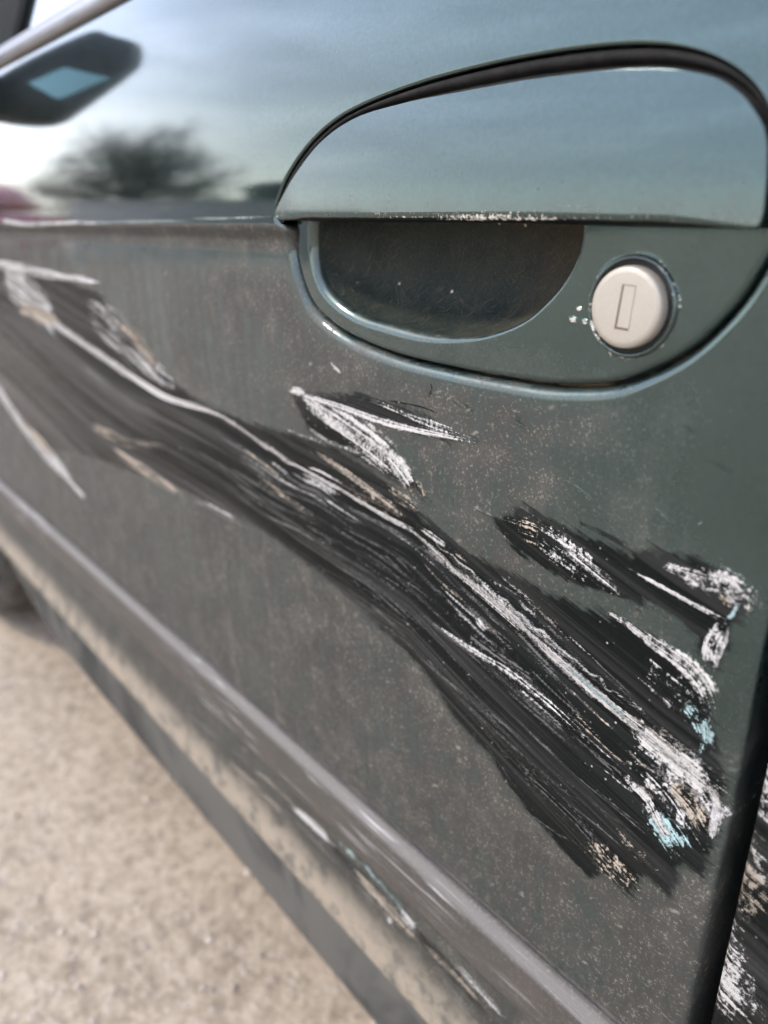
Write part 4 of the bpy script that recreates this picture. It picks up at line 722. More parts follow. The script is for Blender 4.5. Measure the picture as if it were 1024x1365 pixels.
# ---- handle: backing plate with its grip cup, rubber seal, flap, lock
CUPC = relax(closed_curve(CUP, 720), 14)
def handle_plate():
    PL = .2055
    inner = relax(AP-APN*.0013, 4); n = 720
    O = closed_curve(inner[::6], n); C = CUPC; CN = normals2(C)
    cc = C.mean(0)
    def by_angle(Z):
        a = np.arctan2((Z[:, 1]-cc[1])*2.2, Z[:, 0]-cc[0]); o = np.argsort(a); a = a[o]; Zs = Z[o]; t = np.linspace(-np.pi, np.pi, n, endpoint=False)
        return np.stack([np.interp(t, a, Zs[:, 0], period=2*np.pi), np.interp(t, a, Zs[:, 1], period=2*np.pi)], 1)
    O = by_angle(closed_curve(O[::4], 4000)); C = by_angle(closed_curve(C[::4], 4000)); C = relax(C, 3); CN = normals2(C); ON = normals2(O)
    rings, yo = [], []
    rings.append(O); yo.append(.012)
    for a in np.linspace(np.pi/2, 0, 6): rings.append(O-ON*(.0022-.0022*math.sin(a))); yo.append(.0022*(1-math.cos(a)))
    O2 = O-ON*.0022; rl = (.0044-.0028*smooth(-.235, -.185, C[:, 0]))[:, None]; C1 = C+CN*rl; z0 = 0*rl[:, 0]; yo[:] = [v+z0 for v in yo]
    for t in np.linspace(0, 1, 60)[1:]: rings.append(O2*(1-t)+C1*t); yo.append(z0)
    for a in np.linspace(0, np.pi/2, 10)[1:]: rings.append(C+CN*(rl-rl*math.sin(a))); yo.append(rl[:, 0]*(1-math.cos(a)))
    m = C.mean(0); split = len(rings)
    for k, dpt in ((.03, .005), (.08, .010), (.15, .0145), (.24, .018), (.36, .0208), (.5, .0226), (.66, .0238), (.82, .0244), (.93, .0246), (.999, .0247)):
        rings.append(C*(1-k)+m*k); yo.append(rl[:, 0]*(1-min(1, 2.5*k))+.0036*min(1, 2.5*k)+dpt)
    Rg = np.array(rings); yo = np.array(yo); x, h = Rg[..., 0], Rg[..., 1]
    y = PL+yo+.10*np.clip(-h-.03, 0, 1)**1.5+0*x
    px, ph = x.ravel(), h.ravel(); N = px.size
    W_ = np.zeros((N, 4)); fl = np.stack([px, ph, ph*0+1], 1); W_[:, :3] = (.5, .46, .40)
    rl_ = np.hypot(px-LOCK[0], ph-LOCK[1]); th = np.arctan2(ph-LOCK[1], px-LOCK[0])
    W_[:, 3] = .30*np.exp(-((rl_-.0150)/.0011)**2)*(.6+.8*np.sin(th*3+1.0)**2)
    for q_ in ((-.1503, -.0289, .0028), (-.1458, -.0292, .0024), (-.1482, -.0254, .0018)):
        W_[:, 3] = np.maximum(W_[:, 3], 1.0*np.exp(-((px-q_[0])**2+((ph-q_[1])*1.7)**2)/(q_[2]*.62)**2))
    depth = np.broadcast_to(yo, x.shape).ravel()
    K = smooth(.003, .012, depth)*.42
    d = .055+.22*smooth(.0001, .0012, depth)*smooth(.006, .004, depth)+.20*smooth(-.03, -.05, ph)+.42*smooth(.004, .02, depth)
    dl = smooth(.006, 0, rl_-.0125)*.12
    at = {'scratch': ('FLOAT_COLOR', W_), 'flow': ('FLOAT_VECTOR', fl), 'rubflow': ('FLOAT_VECTOR', np.stack([px*6+ph*5, (ph*.8-px*.6)*.6, 0*px], 1)), 'rub': ('FLOAT', K), 'dust': ('FLOAT', d+dl)}
    at = {k: (t, np.asarray(v)[:split*n]) for k, (t, v) in at.items()}; VV = np.stack([px, y.ravel(), ph+EYE], 1)
    o = mesh_obj('handle_plate', VV[:split*n], grid_faces(split, n, wrap=True), M['paint'], door, attrs=at)
    face_out(o); o['label'] = 'green painted handle surround'
    q = NB('worn_grip_cup'); P = q.obj(); g1 = q.noise(P, 900, 2, .7); g2 = q.noise(P, 45, 3, .6)
    hair = None
    for rot in ((0, .6, 0), (0, -.75, 0), (0, 1.3, 0)):
        hn = q.noise(q.scaled(P, (90, 90, 1500), rot=rot), 1, 2, .65); hs_ = q.step(hn, .60, .70); hair = hs_ if hair is None else q.math('MAXIMUM', hair, hs_)
    cc_ = q.mix(q.step(g2, .3, .7), (.005, .012, .010), (.016, .022, .017)); cc_ = q.mix(q.math('MULTIPLY', q.step(g1, .5, .75), .5), cc_, (.085, .072, .053)); cc_ = q.mix(q.math('MULTIPLY', hair, .6), cc_, (.085, .074, .055))
    sd_, sc_ = q.vor(P, 160); se = q.n('ShaderNodeSeparateColor'); q.put(se.inputs[0], sc_); cc_ = q.mix(q.math('MULTIPLY', q.step(sd_, .16, .05), q.step(se.outputs[0], .84, .92)), cc_, (.5, .46, .38))
    sx_ = q.n('ShaderNodeSeparateXYZ'); q.put(sx_.inputs[0], P)
    br = q.math('MULTIPLY', q.step(q.math('ADD', sx_.outputs['X'], q.math('MULTIPLY', q.math('SUBTRACT', g2, .5), .06)), -.215, -.155), q.math('ADD', .25, q.math('MULTIPLY', g1, .7))); cc_ = q.mix(br, cc_, (.062, .047, .030))
    q.bump(q.math('ADD', g1, hair), .5, .0006); mcup = q.set(Base_Color=cc_, Roughness=.62, Specular_IOR_Level=.22)
    o = mesh_obj('grip_cup', VV[(split-1)*n:], grid_faces(len(rings)-split+1, n, wrap=True), mcup, door); face_out(o); o['label'] = 'dark worn finger recess under the flap'
handle_plate()
def backing():
    """dark back of the opening and the dirt lying in the gap round the plate"""
    n = len(AP); rings = [AP+APN*.0015, AP-APN*.006]; ys = [.2125, .2118]
    V = np.concatenate([np.stack([r[:, 0], np.full(n, y), r[:, 1]+EYE], 1) for r, y in zip(rings, ys)])
    q = NB('gap_dirt'); P = q.obj(); nz = q.noise(P, 55, 4, .6); m = q.set(Base_Color=q.mix(q.step(nz, .5, .62), (.012, .011, .01), (.16, .115, .06)), Roughness=.9); q.bump(q.noise(P, 900, 3), .6, .001)
    mesh_obj('opening_gap', V, grid_faces(2, n, wrap=True), m, door)
backing()
FL = relax(closed_curve(FLAP, 800), 10)
def flap():
    N2 = normals2(FL); n = len(FL); c = np.array([-.20, .020]); rings, yo = [], []
    rr = (.00015+.0034*smooth(.007, .0035, FL[:, 1])*smooth(-.309, -.290, FL[:, 0])*smooth(-.093, -.112, FL[:, 0])); rr = np.convolve(np.r_[rr[-20:], rr, rr[:20]], np.ones(41)/41, 'valid')[:, None]
    rings.append(FL-N2*.0035); yo.append(.0085+0*rr[:, 0])
    rings.append(FL-N2*.0008); yo.append(.0082+0*rr[:, 0])
    rings.append(FL); yo.append(.0065+0*rr[:, 0]); rings.append(FL); yo.append(.0050+0*rr[:, 0]); rings.append(FL); yo.append(rr[:, 0])
    for a in np.linspace(np.pi/2, 0, 9)[1:]: rings.append(FL-N2*(rr-rr*math.sin(a))); yo.append(rr[:, 0]*(1-math.cos(a)))
    E2 = FL-N2*rr
    spine = np.stack([np.clip(E2[:, 0], -.285, -.115), np.full(n, .019)], 1)
    for t in np.linspace(0, 1, 40)[1:]: rings.append(E2*(1-t)+spine*t); yo.append(0*rr[:, 0])
    Rg = np.array(rings); x, h = Rg[..., 0], Rg[..., 1]
    # crowned face: leans back towards the top, nearly upright at its lower edge
    crown = .1955+2.0*(np.clip(h+.012, 0, 1)**2-.012**2)+.055*(x+.21)**2*np.where(x < -.21, 1.0, .25)
    yo = np.array(yo); y = crown+yo
    px, ph = x.ravel(), h.ravel(); N = px.size; W_ = np.zeros((N, 4)); W_[:, :3] = (.62, .58, .5)
    dep = yo.ravel()
    W_[:, 3] = .27*smooth(.010, .002, ph)*np.exp(-((dep-.0007)/.0012)**2)
    W_[:, 3] = np.maximum(W_[:, 3], .34*smooth(-.295, -.310, px)*(dep < .004))
    fl = np.stack([px*.5, ph*.25, 0*px], 1)
    K = np.maximum(smooth(.007, .004, ph)*smooth(.0002, .0010, dep), smooth(.00002, .0003, dep)*smooth(.01, .02, ph))  # downward lower roll: shade painted black; upper edge darkened against its highlight
    d = .05+.12*smooth(.012, .002, ph)+.2*smooth(-.29, -.308, px)+1.2*smooth(.00001, .0002, dep)*smooth(.01, .02, ph)  # last term: dust added on the upper edge to dull its highlight
    at = {'scratch': ('FLOAT_COLOR', W_), 'flow': ('FLOAT_VECTOR', fl), 'rubflow': ('FLOAT_VECTOR', fl), 'rub': ('FLOAT', K), 'dust': ('FLOAT', d)}
    o = mesh_obj('handle_flap', np.stack([px, y.ravel(), ph+EYE], 1), grid_faces(len(rings), n, wrap=True), M['paint'], door, attrs=at)
    face_out(o); me = o.data; me.update(); nv = np.zeros(N*3, dtype=np.float32); me.vertices.foreach_get('normal', nv); nv = nv.reshape(-1, 3)
    gx = 2*.055*(px+.21)*np.where(px < -.21, 1.0, .25); gh = 4.0*np.clip(ph+.012, 0, 1); an = np.stack([gx, -np.ones(N), gh], 1); an /= np.linalg.norm(an, axis=1)[:, None]
    face = dep < 1e-7; nv[face] = an[face]; me.normals_split_custom_set_from_vertices([tuple(v) for v in nv])
    o['label'] = 'green lift-up handle flap reflecting the sky'
flap()
def seal():
    """rubber cushion between the flap's upper edge and the door skin"""
    n = len(AP); top = smooth(-.004, .012, AP[:, 1])
    # inner run follows the flap outline
    from_idx = np.argmin(((AP[:, None]-FL[None])**2).sum(-1), 1); inner = relax(FL[from_idx], 12)
    sel = np.where(AP[:, 1] > -.001)[0]; start = np.where(np.diff(sel) > 1)[0]
    if len(start): sel = np.r_[sel[start[0]+1:], sel[:start[0]+1]]
    o_, i_ = AP[sel]-APN[sel]*.0002, inner[sel]; prof = [(0.0, .0030), (.10, .0010), (.28, .0000), (.52, .0003), (.66, .0014), (.74, .0034), (.84, .0012), (1.0, .0002), (1.12, .0012), (1.3, .006)]
    V = []
    for t, d in prof:
        p = o_*(1-t)+i_*t; V.append(np.stack([p[:, 0], skin(o_[:, 1])*(1-min(t, 1))+skin(i_[:, 1])*min(t, 1)+d, p[:, 1]+EYE], 1))
    o = mesh_obj('rubber_seal', np.concatenate(V), grid_faces(len(prof), len(sel)), M['rubber'], door)
seal()
def lock():
    ax = (LOCK[0], .2055, LOCK[1]+EYE)
    V, F = lathe([(.0, -.0040), (.004, -.0040), (.0098, -.00397), (.0113, -.0038), (.0118, -.0032), (.0120, -.0018), (.0120, .002)], 96, ax); mesh_obj('lock_cylinder', V, F, M['lock'], door)
    V, F = lathe([(.0119, -.00015), (.0138, -.00015)], 96, ax); mesh_obj('lock_gap', V, F, M['black'], door)
    V, F = lathe([(.0136, .0010), (.0136, -.0008), (.0139, -.0012), (.0144, -.0012), (.0149, -.0007), (.0152, .0006)], 96, ax)
    px, ph = V[:, 0], V[:, 2]-EYE; th = np.arctan2(ph-LOCK[1], px-LOCK[0]); W_ = np.zeros((len(V), 4)); W_[:, :3] = (.6, .57, .5); W_[:, 3] = .20+.16*np.sin(2*th+.5)
    mesh_obj('lock_ring', V, F, M['paint'], door, attrs={'scratch': ('FLOAT_COLOR', W_), 'flow': ('FLOAT_VECTOR', np.stack([px, ph*.3, 0*px], 1)), 'rubflow': ('FLOAT_VECTOR', np.stack([px, ph, 0*px], 1)), 'rub': ('FLOAT', 0*px), 'dust': ('FLOAT', 0*px+.25)})
    c = np.mean(SLOT, 0); Y = .2055-.00402
    def quad(scale, y, name, mat, sh=(0, 0)):
        P = [(c[0]+(p[0]-c[0])*scale+sh[0], y, c[1]+(p[1]-c[1])*(1-(1-scale)*.45)+sh[1]+EYE) for p in SLOT]
        back = [(p[0], y+.0006, p[2]) for p in P]
        mesh_obj(name, P+back, [(0, 1, 2, 3), (0, 4, 5, 1), (1, 5, 6, 2), (2, 6, 7, 3), (3, 7, 4, 0)], mat, door, smooth_shade=False)
    quad(1.0, Y-.00008, 'key_slot', M['slot']); quad(.84, Y-.00016, 'slot_shutter', M['lock'], (.00045, .0002))
lock()

# ---- sweeps along the side: protective moulding, belt strip, sill
def sweep(name, prof, x0, x1, mat, parent, nx=2, edge=None, bottom=None):
    P = np.array(prof, float); xs = np.linspace(x0, x1, nx); X = np.repeat(xs[:, None], len(P), 1); Hh = np.repeat(P[None, :, 0], nx, 0); Y = np.repeat(P[None, :, 1], nx, 0)
    if bottom is not None: Hh = np.maximum(Hh, bottom(X))
    V = np.stack([X, Y, Hh+EYE], -1).reshape(-1, 3); at = None
    if edge is not None: at = {'edge': ('FLOAT', np.repeat(np.array(edge)[None], nx, 0))}
    F = [tuple(f) for f in grid_faces(nx, len(P))]
    F += [tuple(range(len(P))), tuple(range((nx-1)*len(P), nx*len(P)))[::-1]]
    return mesh_obj(name, V, F, mat, parent, attrs=at)
def rounded(pts, k=3):
    """subdivide a profile and round its corners"""
    P = np.array(pts, float)
    for _ in range(k): Q = np.empty((2*len(P)-2, 2)); Q[0::2] = P[:-1]*.75+P[1:]*.25; Q[1::2] = P[:-1]*.25+P[1:]*.75; P = np.vstack([pts[0], Q, pts[-1]])
    return P
MOULD = [(-.3022, .2095), (-.3022, .2050), (-.3030, .2035), (-.3078, .1998), (-.3090, .1992), (-.3125, .1994), (-.318, .1998), (-.330, .2008), (-.338, .2020), (-.3425, .2040), (-.3438, .2062), (-.3438, .2095)]
MP = rounded(MOULD, 1); me_ = np.clip(1-np.abs(MP[:, 0]+.3055)/.0032, 0, 1); me_ = np.maximum(me_, np.clip(1-np.abs(MP[:, 0]+.3428)/.0016, 0, 1)*.6)
o = sweep('side_moulding', MP, -1.19, -.0745, M['moulding'], door, 60, me_); o['label'] = 'scraped dark plastic protection strip along the door'
M['groove'] = plain('moulding_groove', (.02, .019, .018), .8, dust=.2)
sweep('moulding_groove', [(-.2996, .2064), (-.2998, .2061), (-.3022, .2060), (-.3026, .2075)], -1.19, -.0745, M['groove'], door, 2)
M['belt'] = plain('grey_belt_strip', (.20, .20, .205), .3, .5, scale=40, dust=.2, dust_col=(.3, .29, .28))
BP = rounded([(.1235, .2215), (.1238, .2155), (.1275, .2140), (.1325, .2155), (.1335, .2190), (.1375, .2195), (.1395, .2225), (.1395, .232)], 2)
sweep('belt_strip', BP, -1.19, -.0745, M['belt'], door, 20)

def arch_bottom(cx, r, flat):
    def f(X):
        d = np.abs(X-cx); a = np.where(d < r, np.sqrt(np.clip(r*r-d*d, 0, None))+.31-EYE, -9); return np.maximum(a, flat)
    return f
ARCH_F, ARCH_R = (-1.60, .345), (1.14, .345)
def panel(name, x0, x1, cut=None, rear_roll=True, mat=None, belt=BELT, damage_on=False):
    xs = np.r_[np.linspace(x0, x1, 90)]; t = np.linspace(0, 1, 70)
    hb = np.full(len(xs), BOTTOM) if cut is None else np.maximum(cut(xs), BOTTOM)
    hs = np.sort(np.r_[np.linspace(BOTTOM, belt, 60), -.012, -.009, -.006, -.003, -.0005, .001])
    X = np.repeat(xs[:, None], len(hs), 1); H = np.maximum(np.repeat(hs[None], len(xs), 0), hb[:, None]); Y = skin(H)
    # rolled ends
    e = .002; Xa, Ya, Ha = [X], [Y], [H]
    x = np.concatenate([X[:1]+0, X[:1]-.0, X, X[-1:], X[-1:]]); y = np.concatenate([Y[:1]+.03, Y[:1]+.0025, Y, Y[-1:]+.0025, Y[-1:]+.03]); h = np.concatenate([H[:1], H[:1], H, H[-1:], H[-1:]])
    x[2] += .0018; x[-3] -= .0018
    px, ph = x.ravel(), h.ravel()
    W_, fl, K, kf = damage(px, ph, False)
    at = {'scratch': ('FLOAT_COLOR', W_), 'flow': ('FLOAT_VECTOR', fl), 'rubflow': ('FLOAT_VECTOR', kf), 'rub': ('FLOAT', K), 'dust': ('FLOAT', dust_and_fold_shade(px, ph)), 'mud': ('FLOAT', mudded(ph))}
    o = mesh_obj(name, np.stack([px, y.ravel(), ph+EYE], 1), grid_faces(x.shape[0], x.shape[1]), mat or M['paint'], car, attrs=at); part(o); return o
def rear_door():
    x0, x1 = -.0662, .78; e = .0025
    xs = np.r_[x0, x0, x0+e*(1-np.cos(np.linspace(.2, 1.57, 6))), spaced((x0+e+.0006, .06, .0008), (.06, x1, .03))]
    yo = np.r_[.03, .006, e*(1-np.sin(np.linspace(.2, 1.57, 6))), np.zeros(len(xs)-8)]
    hs = spaced((BOTTOM, GROOVE, .006), (GROOVE, -.012, .0012), (-.012, .001, .001), (.001, BELT, .006))
    X, H = np.meshgrid(xs, hs, indexing='ij'); Y = skin(H)+yo[:, None]; px, ph = X.ravel(), H.ravel(); N = px.size
    W_ = np.zeros((N, 4)); near = smooth(.08, 0, px-x0)
    band = smooth(-.115, -.15, ph)*smooth(-.30, -.25, ph)
    mixc = smooth(-.2, .8, np.sin(ph*95+px*70))[:, None]
    W_[:, :3] = np.array(TN)*.6*mixc+np.array(WH)*.8*(1-mixc)
    fl_z = .55
    W_[:, 3] = near*band*(.20+.30*np.exp(-((px-x0-.003)/.006)**2)+.16*np.sin(ph*140+px*40))
    K = near*smooth(-.10, -.13, ph)*smooth(-.315, -.28, ph)
    fl = np.stack([px*1.0, (ph+.25*px)*.6, 0*px+.45], 1)
    at = {'scratch': ('FLOAT_COLOR', W_), 'flow': ('FLOAT_VECTOR', fl), 'rubflow': ('FLOAT_VECTOR', fl), 'rub': ('FLOAT', K), 'dust': ('FLOAT', dust_and_fold_shade(px, ph)+.1), 'mud': ('FLOAT', mudded(ph))}
    o = mesh_obj('rear_door', np.stack([px, Y.ravel(), ph+EYE], 1), grid_faces(len(xs), len(hs)), M['paint'], car, attrs=at); part(o); face_out(o)
    o['label'] = 'rear door with white and brown scraped paint at its edge'; return o
rdoor = rear_door()
o = sweep('side_moulding', MP, -.0655, .78, M['moulding'], rdoor, 40, me_)
sweep('belt_strip', BP, -.066, .78, M['belt'], rdoor, 20)
# black shut-line behind the two doors
V, F = box_geo(-.079, -.060, .232, .26, EYE+BOTTOM, EYE+BELT); part(mesh_obj('shut_line', V, F, M['black'], car, False))
fender = panel('front_fender', -2.30, -1.194, arch_bottom(*ARCH_F, BOTTOM)); quarter = panel('rear_quarter', .785, 2.02, arch_bottom(*ARCH_R, BOTTOM))
def sill_bottom(X):
    b = np.where(X < -.96, -.545+(-.96-X)*.62, -.545); return b
SP = rounded([(-.410, .236), (-.4135, .2235), (-.4165, .2165), (-.430, .2185), (-.470, .2215), (-.520, .2285), (-.540, .2345), (-.546, .245), (-.548, .30), (-.548, .45)], 2)
o = sweep('sill', SP, -1.165, .80, M['sill'], car, 90, bottom=sill_bottom); part(o)
# ---- glass, window frame, mirror
def glass_y(z): return .2300+(z-.879)*.38
def window(name, pts, parent, mat, t=.004):
    F_ = [(x, glass_y(z), z) for x, z in pts]; Bk = [(x, y+t, z) for x, y, z in F_]; n = len(pts)
    return mesh_obj(name, F_+Bk, [tuple(range(n)), tuple(range(n, 2*n))[::-1]]+[(i, (i+1) % n, n+(i+1) % n, n+i) for i in range(n)], mat, parent, False)
B0 = EYE+.1385
window('window_glass', [(-.755, B0), (-.0745, B0), (-.0745, 1.345), (-.42, 1.335), (-.67, 1.18)], door, M['glass'])
window('quarter_glass', [(-1.05, B0), (-.845, B0), (-.755, 1.12), (-.80, 1.08)], door, M['glass'])
window('window_glass', [(-.03, B0), (.74, B0), (.66, 1.30), (.50, 1.34), (-.03, 1.345)], rdoor, M['glass'])
def strip(name, path, wd, mat, parent, proud=.006, depth=.02):
    V, Fq = [], []
    for (x, z) in path: V += [(x-wd/2, glass_y(z)-proud+.003, z), (x-wd/2+.006, glass_y(z)-proud, z), (x+wd/2-.006, glass_y(z)-proud, z), (x+wd/2, glass_y(z)-proud+.003, z), (x+wd/2, glass_y(z)+depth, z), (x-wd/2, glass_y(z)+depth, z)]
    return mesh_obj(name, V, grid_faces(len(path), 6, wrap=True), mat, parent, False)
M['frame'] = plain('black_window_frame', (.006, .007, .0065), .85, scale=60); M['frame'].node_tree.nodes['Principled BSDF'].inputs['Specular IOR Level'].default_value = .1
strip('window_divider', [(-.800, B0-.004), (-.778, 1.0), (-.72, 1.16)], .12, M['frame'], door)
strip('window_frame', [(-1.16, B0-.004), (-.95, 1.03), (-.70, 1.215), (-.42, 1.365)], .07, M['frame'], door)
strip('window_pillar', [(-.052, B0-.004), (-.052, 1.36)], .044, M['frame'], rdoor)

def wing_mirror():
    MX = -.90
    base = empty('wing_mirror', (0, 0, 0), 0, car); part(base)
    OUT = [(.134, .250), (.110, .256), (.076, .260), (.064, .252), (.057, .236), (.059, .222), (.075, .190), (.103, .143), (.114, .131), (.134, .125), (.160, .120), (.184, .118), (.198, .140), (.190, .160), (.167, .203)]
    C = relax(closed_curve(OUT, 160), 1); c = C.mean(0); rings = []
    for k, dx in ((.90, .006), (.93, 0.0), (.97, -.001), (1.0, -.006), (1.02, -.03), (.98, -.06), (.86, -.085), (.6, -.102), (.25, -.108), (.01, -.109)):
        p = c+(C-c)*k; rings.append(np.stack([np.full(len(p), MX+dx), p[:, 0], p[:, 1]+EYE], 1))
    face = [np.stack([np.full(len(C), MX+.006), (c+(C-c)*k)[:, 0], (c+(C-c)*k)[:, 1]+EYE], 1) for k in (.01, .5)]
    Rr = face+rings
    mesh_obj('mirror_housing', np.concatenate(Rr), grid_faces(len(Rr), len(C), wrap=True), M['mirror_shell'], base)
    G = [(.167, .1595), (.141, .193), (.088, .200), (.131, .154)]
    P = [(MX+.0075, y, h+EYE) for y, h in G]; Bk = [(MX+.0055, y, h+EYE) for y, h in G]
    mesh_obj('mirror_glass', P+Bk, [(0, 1, 2, 3)]+[(i, (i+1) % 4, 4+(i+1) % 4, 4+i) for i in range(4)], M['mirror'], base, False)
    V, Fq = tube([(MX-.05, .150, EYE+.150), (MX-.055, .20, EYE+.146), (MX-.06, .245, EYE+.148)], [.022, .020, .03], 16); mesh_obj('mirror_foot', V, Fq, M['mirror_shell'], base)
wing_mirror()

# ---- wheels
def wheel(cx, y0, sgn):
    wq = empty('wheel', (cx-CAR[0], y0-CAR[1], 0), 0, car); r = .31; s = sgn
    prof = [(.20, .03), (.205, .008), (.22, .002), (.255, 0), (.285, .006), (.302, .018), (.309, .034), (.31, .06), (.31, .13), (.309, .16), (.300, .178), (.27, .19), (.20, .18)]
    V, F = lathe([(a, b*s) for a, b in prof], 72, (0, 0, .31)); mesh_obj('tyre', V, F, M['tyre'], wq)
    V, F = lathe([(.20, .03*s), (.198, .012*s), (.190, .010*s), (.184, .028*s), (.175, .05*s), (.06, .04*s), (.05, .024*s), (.0, .022*s)], 48, (0, 0, .31)); mesh_obj('rim', V, F, M['rim'], wq)
    for k in range(5):
        a = k*2*math.pi/5+.3; d = Vector((math.cos(a), 0, math.sin(a))); t = Vector((-math.sin(a), 0, math.cos(a)))
        P = []
        for rr, wd, yy in ((.045, .026, .020), (.12, .020, .022), (.186, .030, .020)):
            q = d*rr+Vector((0, 0, .31)); P += [q+t*wd+Vector((0, (yy+.006)*s, 0)), q+t*wd*.6+Vector((0, yy*s, 0)), q-t*wd*.6+Vector((0, yy*s, 0)), q-t*wd+Vector((0, (yy+.006)*s, 0)), q+Vector((0, (yy+.03)*s, 0))]
        mesh_obj('spoke', [tuple(p) for p in P], grid_faces(3, 5, wrap=True), M['rim'], wq)
for cx in (ARCH_F[0], ARCH_R[0]):
    wheel(cx, .234, 1); wheel(cx, 1.862, -1)

# ---- rest of the shell: bonnet, roof, boot and the far side
M['shell'] = NB('green_shell_paint').set(Base_Color=(.02, .035, .034), Metallic=.3, Roughness=.25, Coat_Weight=1.0)
def shell():
    def arc(cx, a0, a1, n=14): return [(cx+.36*math.cos(t), .31+.36*math.sin(t)) for t in np.linspace(a0, a1, n)]
    low = math.asin((.24-.31)/.36)
    P = [(-2.36, .24), (-2.44, .36), (-2.43, .52), (-2.34, .69), (-2.1, .79), (-1.6, .87), (-1.22, .915), (-.85, 1.14), (-.52, 1.335), (-.28, 1.395), (.15, 1.41), (.6, 1.395), (.92, 1.33), (1.4, 1.05), (1.75, .99), (2.06, .96), (2.12, .75), (2.12, .45), (2.06, .24)]
    P += arc(ARCH_R[0], low, math.pi-low)+arc(ARCH_F[0], low, math.pi-low)
    def y0(z): return .262 if z < .86 else max(glass_y(z)+.028, .262)
    mid = 1.05; bm = bmesh.new(); ring = []
    for k in (0, .15, .85, 1.0):
        row = []
        for x, z in P:
            a = y0(z); b = 2*mid-a; bulge = .02*(1-(2*k-1)**2) if z > .86 else 0
            row.append(bm.verts.new((x, a+(b-a)*k, z+bulge)))
        ring.append(row)
    n = len(P)
    for a, b in zip(ring[:-1], ring[1:]):
        for i in range(n): bm.faces.new((a[i], a[(i+1) % n], b[(i+1) % n], b[i]))
    f = [bm.faces.new(ring[0]), bm.faces.new(ring[-1][::-1])]
    bmesh.ops.triangulate(bm, faces=f); bmesh.ops.recalc_face_normals(bm, faces=bm.faces)
    me = bpy.data.meshes.new('body_shell'); bm.to_mesh(me); bm.free(); me.materials.append(M['shell'])
    o = link(bpy.data.objects.new('body_shell', me), car); part(o)
    def glass(name, pts):
        nrm = (Vector(pts[1])-Vector(pts[0])).cross(Vector(pts[2])-Vector(pts[0])).normalized()
        if nrm.z < 0: nrm = -nrm
        q = [Vector(p)+nrm*.012+Vector((0, 0, .02)) for p in pts]; part(mesh_obj(name, [tuple(p) for p in q]+[tuple(p-nrm*.012) for p in q], [(0, 1, 2, 3)]+[(i, (i+1) % 4, 4+(i+1) % 4, 4+i) for i in range(4)], M['glass'], car, False))
    glass('windscreen', [(-1.17, .36, .945), (-1.17, 1.74, .945), (-.56, 1.62, 1.315), (-.56, .48, 1.315)])
    glass('rear_screen', [(.97, .48, 1.30), (.97, 1.62, 1.30), (1.36, 1.72, 1.075), (1.36, .38, 1.075)])
shell()

# ------------------------------------------------------------------ across the yard (seen mirrored in the paint)
def polar(az, d):                                   # azimuth from straight out of the door (-Y) towards the front of the car (-X)
    return Vector((-math.sin(R(az))*d, -math.cos(R(az))*d, 0))
M['bark'] = plain('grey_brown_bark', (.07, .06, .05), .9, scale=12)
def bare_tree(loc, height, spread):
    root = empty('bare_tree', loc); tag(root, 'bare leafless tree with a wide rounded crown, mirrored in the door paint', 'tree')
    VV, FF, off = [], [], 0; rg = random.Random(3)
    def put(pts, r0, r1, n):
        nonlocal off
        V, F = tube(pts, np.linspace(r0, r1, len(pts)), n); VV.append(V); FF.append(F+off); off += len(V)
    V, F = tube([(0, 0, 0), (.03, .02, .5), (-.02, .03, 1.0), (.04, 0, height*.3)], [.2, .16, .14, .11], 10); mesh_obj('trunk', V, F, M['bark'], root)
    for i in range(46):
        a = rg.uniform(0, 6.283); el = math.asin(rg.uniform(.0, 1.0)**.8); rr = rg.uniform(.72, 1.04)
        end = Vector((math.cos(a)*math.cos(el)*spread/2*rr, math.sin(a)*math.cos(el)*spread/2*rr, height*.30+math.sin(el)*height*.68*rr))
        st = Vector((0, 0, height*rg.uniform(.16, .30))); ctl = st.lerp(end, .45)+Vector((rg.gauss(0, .12), rg.gauss(0, .12), height*.10))
        pts = [(st*(1-t)**2+ctl*2*t*(1-t)+end*t*t) for t in np.linspace(0, 1, 8)]
        put([tuple(p) for p in pts], .055, .012, 5)
        for k in range(26):
            t = rg.uniform(.3, 1.0); p = st*(1-t)**2+ctl*2*t*(1-t)+end*t*t; d = (end-ctl).normalized()*.7+Vector((rg.gauss(0, .6), rg.gauss(0, .6), rg.gauss(.15, .5)))
            L_ = rg.uniform(.35, .95); q = p+d.normalized()*L_*.5; e = q+(d.normalized()+Vector((rg.gauss(0, .3), rg.gauss(0, .3), .25))).normalized()*L_*.5
            put([tuple(p), tuple(q), tuple(e)], .016, .006, 3)
            for _ in range(2):
                f = q.lerp(e, rg.random()); put([tuple(f), tuple(f+Vector((rg.gauss(0, .2), rg.gauss(0, .2), rg.gauss(.12, .18))))], .009, .005, 3)
    for i in range(1500):
        a = rg.uniform(0, 6.283); el = math.asin(rg.random()); rr = rg.uniform(.3, 1.0)**.5
        p = Vector((math.cos(a)*math.cos(el)*spread/2*rr, math.sin(a)*math.cos(el)*spread/2*rr, height*.10+math.sin(el)*height*.86*rr)); d = (p-Vector((0, 0, height*.1))).normalized()*.4+Vector((rg.gauss(0, .35), rg.gauss(0, .35), .55))
        put([tuple(p-d*.35), tuple(p), tuple(p+d*.3)], .013, .005, 3)
    mesh_obj('crown', np.concatenate(VV), np.concatenate(FF), M['bark'], root)
bare_tree(polar(68.5, 22), 5.4, 5.6)
